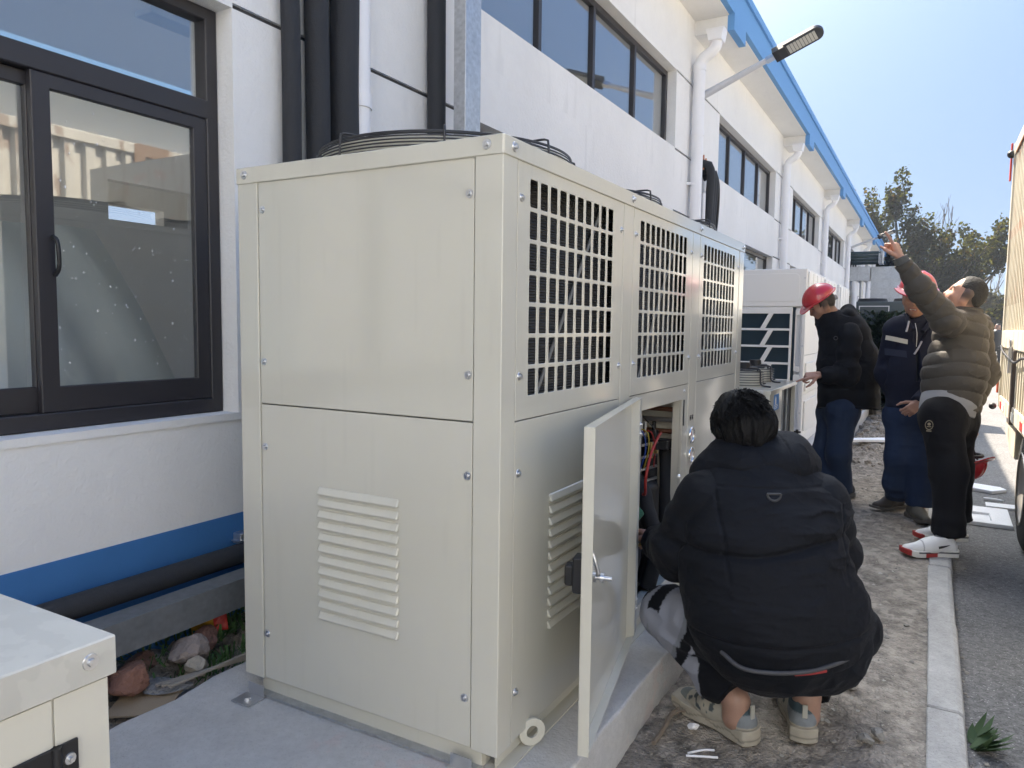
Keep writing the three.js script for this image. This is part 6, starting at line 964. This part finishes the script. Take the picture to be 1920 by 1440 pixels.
// ---------------------------------------------------------------- the smiling worker in navy overalls and red helmet
{
  const t = thing('person', [1.85, 0, -4.6], 'smiling person in a navy work jacket with a pale reflective stripe and red hard hat', 'person');
  const skin = [0.40, 0.215, 0.14], n = cloth([0.010, 0.0125, 0.028], 0.85), F = folds(0.009, 8, 10, 8), fw = [0.45, 0, 0.89];
  const shR = [1.720, 1.373, -4.696], elR = [1.669, 1.045, -4.707], wrR = [1.719, 0.871, -4.765], shL = [2.045, 1.386, -4.743], elL = [2.079, 1.062, -4.732], wrL = [1.892, 0.855, -4.354];
  const hipR = [1.787, 0.727, -4.675], hipL = [1.950, 0.737, -4.687], knR = [1.784, 0.415, -4.564], knL = [1.933, 0.398, -4.565], anR = [1.773, 0.131, -4.658], anL = [1.935, 0.082, -4.503];
  const bodyB = [cone([1.867, 0.771, -4.701], [1.865, 1.295, -4.748], 0.12, 0.13, { k: 0.08 }), cone([1.871, 1.396, -4.760], [1.856, 1.496, -4.715], 0.075, 0.055, { k: 0.06 }), ...chain([shR, elR, wrR], [0.05, 0.04, 0.028]), ...chain([shL, elL, wrL], [0.05, 0.04, 0.028]), ...chain([hipR, knR, anR], [0.08, 0.055, 0.04]), ...chain([hipL, knL, anL], [0.08, 0.055, 0.04])];
  const hfr = frameOf([-0.12, -0.16, 0.97], [0.12, 1, 0]), ho = [1.840, 1.617, -4.648];
  part('body', [shape(bodyB, 0.016, null, skinCol(skin)), headGeo(ho, hfr, 1.13, { skin, smile: true }), shape(handBones(wrL, [-0.55, -0.5, 0.5], [0.3, 0.2, 0.95], [0.5, 0.9, 1.0, 1.1, 1.1], 1, 1.02), 0.0038, null, skinCol([0.34, 0.19, 0.14]), 0.01), shape(handBones(wrR, [0, -1, 0.2], [-1, 0, 0], [0.4, 0.5, 0.6, 0.7, 0.7], 1, 1), 0.0045, null, skinCol(skin), 0.01)], skinM, t, false);
  const tor = [cone([1.866, 0.791, -4.702], [1.863, 1.053, -4.725], 0.205, 0.2, { n: fw, f: 0.72, k: 0.08, cutA: true }), cone([1.863, 1.053, -4.725], [1.870, 1.335, -4.754], 0.2, 0.195, { n: fw, f: 0.72, k: 0.08 }), cone(shR, shL, 0.1, 0.1, { k: 0.06 }), cone([1.869, 1.368, -4.734], [1.858, 1.455, -4.701], 0.105, 0.075, { k: 0.05, cut: true })];
  const neckO = [1.869, 1.407, -4.576];
  part('jacket', shape(tor, 0.009, (d, x, y, z) => { const s = (x - neckO[0]) * 0.87 - (z - neckO[2]) * 0.49, fr = (x - neckO[0]) * fw[0] + (z - neckO[2]) * fw[2], open = Math.abs(s) - 0.012 - Math.max(0, y - 1.27) * 0.55; return Math.max(d - F(x, y, z), fr > -0.03 ? Math.min(0.014, -open) - 0.0 + (y < 1.0 ? -1 : 0) + (open > 0 ? -1 : 0) + Math.min(0, 0) + (d < -0.022 ? 0 : 0) : -1); }, null, 0.04), n, t, true);
  part('undershirt', shape([cone([1.868, 0.893, -4.690], [1.864, 1.396, -4.722], 0.14, 0.11, { n: fw, f: 0.85, k: 0.05 })], 0.011, null, null, 0.02), cloth([0.02, 0.028, 0.03], 0.9), t, true);
  for (const [a, b, c] of [[shR, elR, wrR], [shL, elL, wrL]]) part('sleeve', shape(chain([a, b, c], [0.094, 0.082, 0.06], { k: 0.05, cut: true }), 0.009, (d, x, y, z) => d - 1.1 * F(x, y, z), null, 0.03), n, t, true);
  // pale stripe round chest and sleeve, collar, pocket flap, zip
  const chestF = field([...tor, ...chain([shR, elR, wrR], [0.094, 0.082, 0.06], { k: 0.05 })], (d, x, y, z) => d - F(x, y, z)), onto = (p) => { const q = [...p]; for (let i = 0; i < 24; i++) { const d = chestF(...q); q[0] -= fw[0] * (d - 0.003) * 0.6; q[2] -= fw[2] * (d - 0.003) * 0.6; } return q; };
    const band = (a, b, hgt, m, name) => { const g = new THREE.PlaneGeometry(1, 1, 14, 3), p = g.attributes.position; for (let i = 0; i < p.count; i++) { const u = p.getX(i) + 0.5, v = p.getY(i), q0 = [lerp(a[0], b[0], u) + 0.25 * fw[0], lerp(a[1], b[1], u) + v * hgt, lerp(a[2], b[2], u) + 0.25 * fw[2]]; const q = onto(q0); p.setXYZ(i, ...q); } g.computeVertexNormals(); return part(name, g, m, t, true); };
  const refl = mat([0.62, 0.6, 0.52], 0.45, { side: THREE.DoubleSide });
  band([1.662, 1.321, -4.578], [1.794, 1.291, -4.592], 0.034, refl, 'reflective_stripe');
  band([1.691, 1.215, -4.527], [1.788, 1.200, -4.581], 0.05, mat([0.02, 0.026, 0.052], 0.9, { side: THREE.DoubleSide }), 'pocket_flap');
  part('zip', tube([[1.840, 1.430, -4.550], [1.855, 1.356, -4.517], [1.856, 1.259, -4.509]], 0.0025, 20, 5), M.zinc, t);
  part('collar', [tube([[1.780, 1.494, -4.626], [1.795, 1.437, -4.549], [1.829, 1.383, -4.528]], 0.016, 20, 8), tube([[1.936, 1.488, -4.691], [1.929, 1.431, -4.612], [1.891, 1.368, -4.551]], 0.016, 20, 8)], n, t);
  for (const q of [[[1.799, 1.445, -4.528], [1.794, 1.406, -4.511], [1.786, 1.367, -4.508]], [[1.888, 1.298, -4.531], [1.870, 1.251, -4.511], [1.846, 1.204, -4.492]]]) part('collar_lining', tube(q, 0.0065, 12, 6), mat([0.4, 0.4, 0.44], 0.7), t);
  part('trousers', shape([...chain([hipR, knR, [1.771, 0.225, -4.596], [1.785, 0.111, -4.663]], [0.115, 0.093, 0.085, 0.078], { k: 0.05, cut: true }), ...chain([hipL, knL, anL], [0.115, 0.098, 0.092], { k: 0.05, cut: true }), cone(hipR, hipL, 0.135, 0.135, { k: 0.05 })], 0.0095, (d, x, y, z) => d - folds(0.010, 8, 12, 8)(x, y, z) - 0.006 * Math.sin(y * 70) * sstep(0.22, 0.1, y), null, 0.03), cloth([0.018, 0.032, 0.072], 0.88), t, true);
  const look = { soleH: 0.02, color: (x, y, z) => { const k = 0.8 + 0.4 * fbm3(x * 50, y * 50, z * 50, 2); return [0.05 * k, 0.042 * k, 0.038 * k]; }, soleColor: () => [0.09, 0.08, 0.07] };
  shoe(t, [1.73, 0, -4.70], Math.atan2(-0.55, -0.5), 0.28, look); shoe(t, [1.93, 0, -4.42], Math.atan2(-0.7, 0.35), 0.28, { ...look, color: () => [0.10, 0.095, 0.08] });
  part('hair', sdfMesh((x, y, z) => { const q = V(x - ho[0], y - ho[1], z - ho[2]), a = q.dot(hfr.R), b = q.dot(hfr.U), c = q.dot(hfr.F), r = Math.sqrt((a / 0.084) ** 2 + ((b - 0.03) / 0.11) ** 2 + ((c + 0.013) / 0.112) ** 2); return Math.max((r - 1) * 0.09, -b - 0.02, c - 0.03); }, ho.map((v) => v - 0.14), ho.map((v) => v + 0.15), 0.007), mat([0.02, 0.018, 0.017], 0.7), t, true);
  hardHat(inFrame(ho, hfr, 0.006, 0.066, -0.008), frameOf([-0.16, -0.2, 0.96], [0.16, 1, 0]), 1.2, 'helmet', t);
}
// ---------------------------------------------------------------- the man in the brown down jacket pointing up
{
  const t = thing('person', [2.05, 0, -3.7], 'person in a brown quilted down jacket seen from behind, arm raised and pointing up', 'person');
  const skin = [0.50, 0.27, 0.19], side = [-0.13, 0, 0.99];
  const shL = [2.018, 1.438, -3.718], elL = [1.869, 1.637, -3.606], wrL = [1.757, 1.821, -3.537], shR = [2.211, 1.409, -4.205], elR = [2.280, 1.094, -4.273], wrR = [2.190, 0.792, -4.136];
  const hipL = [2.029, 0.837, -3.761], hipR = [2.115, 0.817, -4.015], knL = [2.088, 0.498, -3.672], knR = [2.126, 0.466, -3.990], anL = [2.112, 0.122, -3.581], anR = [2.174, 0.133, -3.986];
  const bodyB = [cone([2.074, 0.861, -3.904], [2.109, 1.345, -3.946], 0.13, 0.14, { k: 0.08 }), cone([2.123, 1.431, -3.961], [2.136, 1.535, -3.978], 0.09, 0.062, { k: 0.06 }), ...chain([shL, elL, wrL], [0.055, 0.044, 0.03]), ...chain([shR, elR, wrR], [0.055, 0.042, 0.03]), ...chain([hipL, knL, anL], [0.085, 0.058, 0.042]), ...chain([hipR, knR, anR], [0.085, 0.058, 0.042])];
  const hfr = frameOf([-0.90, 0.40, -0.02], [0.25, 1, 0]), ho = [2.123, 1.599, -3.954];
  const handL = handBones(wrL, [-0.36, 0.92, 0.12], [0.9, 0.35, 0.3], [0.9, 0.1, 1.35, 1.4, 1.4], -1, 1.08), handR = handBones(wrR, [-0.2, -1, 0], [0.1, 0, -1], [0.6, 1.1, 1.2, 1.2, 1.2], 1, 1.05);
  part('body', [shape(bodyB, 0.015, null, skinCol(skin)), headGeo(ho, hfr, 1.02, { skin, squint: true, fade: true }), shape(handL, 0.0034, null, skinCol([0.46, 0.25, 0.18]), 0.01), shape(handR, 0.004, null, skinCol(skin), 0.01)], skinM, t, false);
  const dn = cloth([0.074, 0.065, 0.055], 0.55, { sheen: 0.2 }), W = crease(0.0055, 9, 16, 9);
  const tor = [cone([2.067, 0.880, -3.879], [2.091, 1.104, -3.913], 0.165, 0.172, { n: side, f: 0.9, k: 0.08, cutA: true }), cone([2.091, 1.104, -3.913], [2.115, 1.345, -3.949], 0.172, 0.155, { n: side, f: 0.9, k: 0.08 }), cone([2.108, 1.362, -3.947], [2.140, 1.449, -3.973], 0.13, 0.09, { k: 0.06 }), cone([2.140, 1.463, -3.974], [2.140, 1.511, -3.978], 0.09, 0.085, { k: 0.03, cut: true }), cone(shL, shR, 0.09, 0.09, { k: 0.06 })];
  const ax = V(...[2.120, 1.380, -3.955]).sub(V(...[2.070, 0.880, -3.881])).normalize(), o0 = V(...[2.070, 0.880, -3.881]);
  const quilt = (s, p) => 0.012 * Math.pow(Math.abs(Math.sin(PI * s / p)), 0.55) - 0.009;
  part('jacket', shape(tor, 0.0075, (d, x, y, z) => { const s = (x - o0.x) * ax.x + (y - o0.y) * ax.y + (z - o0.z) * ax.z, sag = 0.03 * Math.sin(x * 9 + z * 4) + 0.05 * (x - 2.1); const pk = Math.exp(-(((x - 1.885 - 0.06 * (y - 1.1)) / 0.01) ** 2)) * sstep(0.88, 0.92, y) * sstep(1.2, 1.14, y) * (z > -3.8 ? 1 : 0); return d - quilt(s + sag, 0.088) - W(x, y, z) + 0.012 * pk; }, null, 0.04), dn, t, true);
  const slv = (pts, rr) => part('sleeve', shape(chain(pts, rr, { k: 0.06, cut: true }), 0.0075, (d, x, y, z) => d - quilt(lastS + 0.01 * Math.sin(x * 40), 0.078) * 0.8 - W(x, y, z), null, 0.03), dn, t, true);
  slv([[2.042, 1.426, -3.754], elL, [1.770, 1.795, -3.542]], [0.092, 0.066, 0.048]); slv([[2.211, 1.388, -4.168], elR, [2.197, 0.828, -4.144]], [0.088, 0.072, 0.055]);
  part('cuff', [shape([cone([1.776, 1.779, -3.544], [1.754, 1.828, -3.536], 0.044, 0.043, { cut: true, cutA: true })], 0.006, null, null, 0.01)], cloth([0.10, 0.10, 0.095], 0.9), t, true);
  part('shirt_hem', shape([cone([2.056, 0.843, -3.858], [2.065, 0.915, -3.869], 0.16, 0.163, { n: side, f: 0.9, cutA: true, k: 0.05 })], 0.009, (d, x, y, z) => d - 0.4 * W(x, y, z), null, 0.02), cloth([0.34, 0.34, 0.35], 0.9), t, true);
  part('trousers', shape([...chain([hipL, knL, [2.098, 0.178, -3.590], anL], [0.125, 0.1, 0.08, 0.066], { k: 0.06, cut: true }), ...chain([hipR, knR, anR], [0.125, 0.1, 0.07], { k: 0.06, cut: true }), cone([2.051, 0.814, -3.830], [2.102, 0.803, -3.973], 0.14, 0.14, { k: 0.06 })], 0.009, (d, x, y, z) => d - folds(0.010, 8, 9, 8)(x, y, z) - 0.006 * Math.sin(y * 60) * sstep(0.25, 0.12, y), null, 0.03), cloth([0.005, 0.005, 0.007], 0.8), t, true);
  const em = [1.963, 0.794, -3.582], emM = mat([0.32, 0.27, 0.18], 0.6), E3 = (g) => g.rotateY(0.12).translate(...em);
  part('trouser_emblem', [E3(new THREE.TorusGeometry(0.028, 0.0022, 6, 28).scale(0.75, 1, 1)), E3(new THREE.SphereGeometry(0.009, 10, 8).scale(1, 1, 0.3).translate(0, 0.006, 0)), E3(box(-0.012, 0.012, -0.012, -0.008, -0.001, 0.001)), E3(box(-0.014, 0.014, -0.04, -0.034, -0.001, 0.001))], emM, t);
  part('hair', sdfMesh((x, y, z) => { const q = V(x - ho[0], y - ho[1], z - ho[2]), a = q.dot(hfr.R), b = q.dot(hfr.U), c = q.dot(hfr.F), r = Math.sqrt((a / 0.0805) ** 2 + ((b - 0.03) / 0.106) ** 2 + ((c + 0.013) / 0.1015) ** 2); return Math.max((r - 1) * 0.085 - 0.003 * noise3(x * 200, y * 200, z * 200), 0.052 - b - 0.085 * sstep(0.01, -0.075, c) - 0.012 * noise3(a * 110, b * 110, c * 110), c - 0.052 + 0.1 * Math.abs(a)); }, ho.map((v) => v - 0.14), ho.map((v) => v + 0.16), 0.005), mat([0.014, 0.013, 0.013], 0.75), t, true);
  const wht = [0.74, 0.74, 0.73], look = { soleH: 0.03, rough: 0.5, color: (x, y, z) => (y > 0.112 ? [0.05, 0.05, 0.055] : x > 0.055 && x < 0.062 ? [0.4, 0.4, 0.4] : wht), soleColor: (x, y, z) => (y > 0.022 && y < 0.03 && x < 0.09 ? [0.04, 0.04, 0.05] : x > -0.02 && x < 0.05 && y < 0.026 ? [0.34, 0.03, 0.025] : x > 0.13 ? [0.34, 0.03, 0.025] : [0.68, 0.67, 0.63]) };
  for (const [p, h] of [[[2.01, 0.0, -3.5], Math.atan2(0.13, -0.27) * 1.0], [[2.075, 0.0, -3.93], Math.atan2(0.16, -0.24)]]) {
    const q = shoe(t, p, Math.atan2(-(0.14), -0.27) + PI * 0 , 0.31, look);
    const sw = new THREE.Shape(); sw.moveTo(-0.07, 0.078); sw.quadraticCurveTo(-0.02, 0.05, 0.018, 0.052); sw.quadraticCurveTo(0.034, 0.055, 0.03, 0.072); sw.quadraticCurveTo(0.012, 0.062, -0.07, 0.078);
    for (const sgn of [1, -1]) part('shoe_mark', q.put(new THREE.ExtrudeGeometry(sw, { depth: 0.004, bevelEnabled: false, curveSegments: 8 }).translate(-0.012, -0.004, sgn > 0 ? 0.043 : -0.048).scale(q.s, q.s, q.s)), mat([0.02, 0.02, 0.025], 0.5), q.up);
    const l = []; for (let k = 0; k < 5; k++) l.push(q.put(tube([[0.0 + k * 0.02, 0.088 - k * 0.008, -0.03], [0.006 + k * 0.02, 0.105 - k * 0.009, 0], [0.0 + k * 0.02, 0.088 - k * 0.008, 0.03]], 0.004, 8, 5).scale(q.s, q.s, q.s))); part('laces', l, mat([0.75, 0.75, 0.75], 0.7), q.up);
  }
  // the helmet that hangs from the hand behind the hip
  const c = [2.194, 0.518, -4.113], hz = thing('hard_hat', c, 'red hard hat hanging upside down by its strap behind the man in the brown jacket', 'hard hat');
  hardHat([c[0], c[1] - 0.02, c[2]], frameOf([0.75, 0.25, 0.6], [0.25, -1, 0.1]), 1.02, 'shell', hz);
  part('strap', tube([[2.154, 0.578, -4.096], [2.168, 0.667, -4.112], [2.180, 0.739, -4.126], [2.219, 0.618, -4.114], [2.257, 0.524, -4.115]], 0.007, 30, 6), mat([0.05, 0.05, 0.055], 0.8), hz);
  part('headband', [new THREE.TorusGeometry(0.088, 0.012, 6, 32).scale(1, 1, 1).rotateX(PI / 2).translate(c[0], c[1] + 0.035, c[2])], M.black, hz);
}
// ---------------------------------------------------------------- tiny far figure by the truck corner
{
  const t = thing('person', [4.05, -0.1, -30.6], 'small far person in dark clothes standing with the bicycle', 'person'), o = [4.05, -0.1, -30.6], P = (x, y, z = 0) => [o[0] + x, o[1] + y, o[2] + z];
  part('body', [shape([cone(P(0, 0.9), P(0, 1.4), 0.14, 0.16, { k: 0.08 }), cone(P(0, 1.45), P(0, 1.52), 0.06, 0.055), cone(P(0, 1.6), P(0, 1.66), 0.095, 0.085, { k: 0.03 }), ...chain([P(-0.19, 1.38), P(-0.27, 1.12), P(-0.4, 1.0)], [0.065, 0.05, 0.035]), ...chain([P(0.19, 1.38), P(0.24, 1.1), P(0.1, 0.95)], [0.065, 0.05, 0.035]), ...chain([P(-0.09, 0.88), P(-0.1, 0.48), P(-0.09, 0.08)], [0.095, 0.065, 0.05]), ...chain([P(0.09, 0.88), P(0.12, 0.48), P(0.1, 0.08)], [0.095, 0.065, 0.05]), cone(P(-0.09, 0.05), P(-0.1, 0.04, 0.15), 0.045, 0.035), cone(P(0.1, 0.05), P(0.11, 0.04, 0.15), 0.045, 0.035)], 0.022, null, (x, y, z) => (y > 1.42 && y < 1.6 ? [0.35, 0.2, 0.14] : [0.02, 0.02, 0.024]))], skinM, t, false);
}
renderer.render(scene, camera);
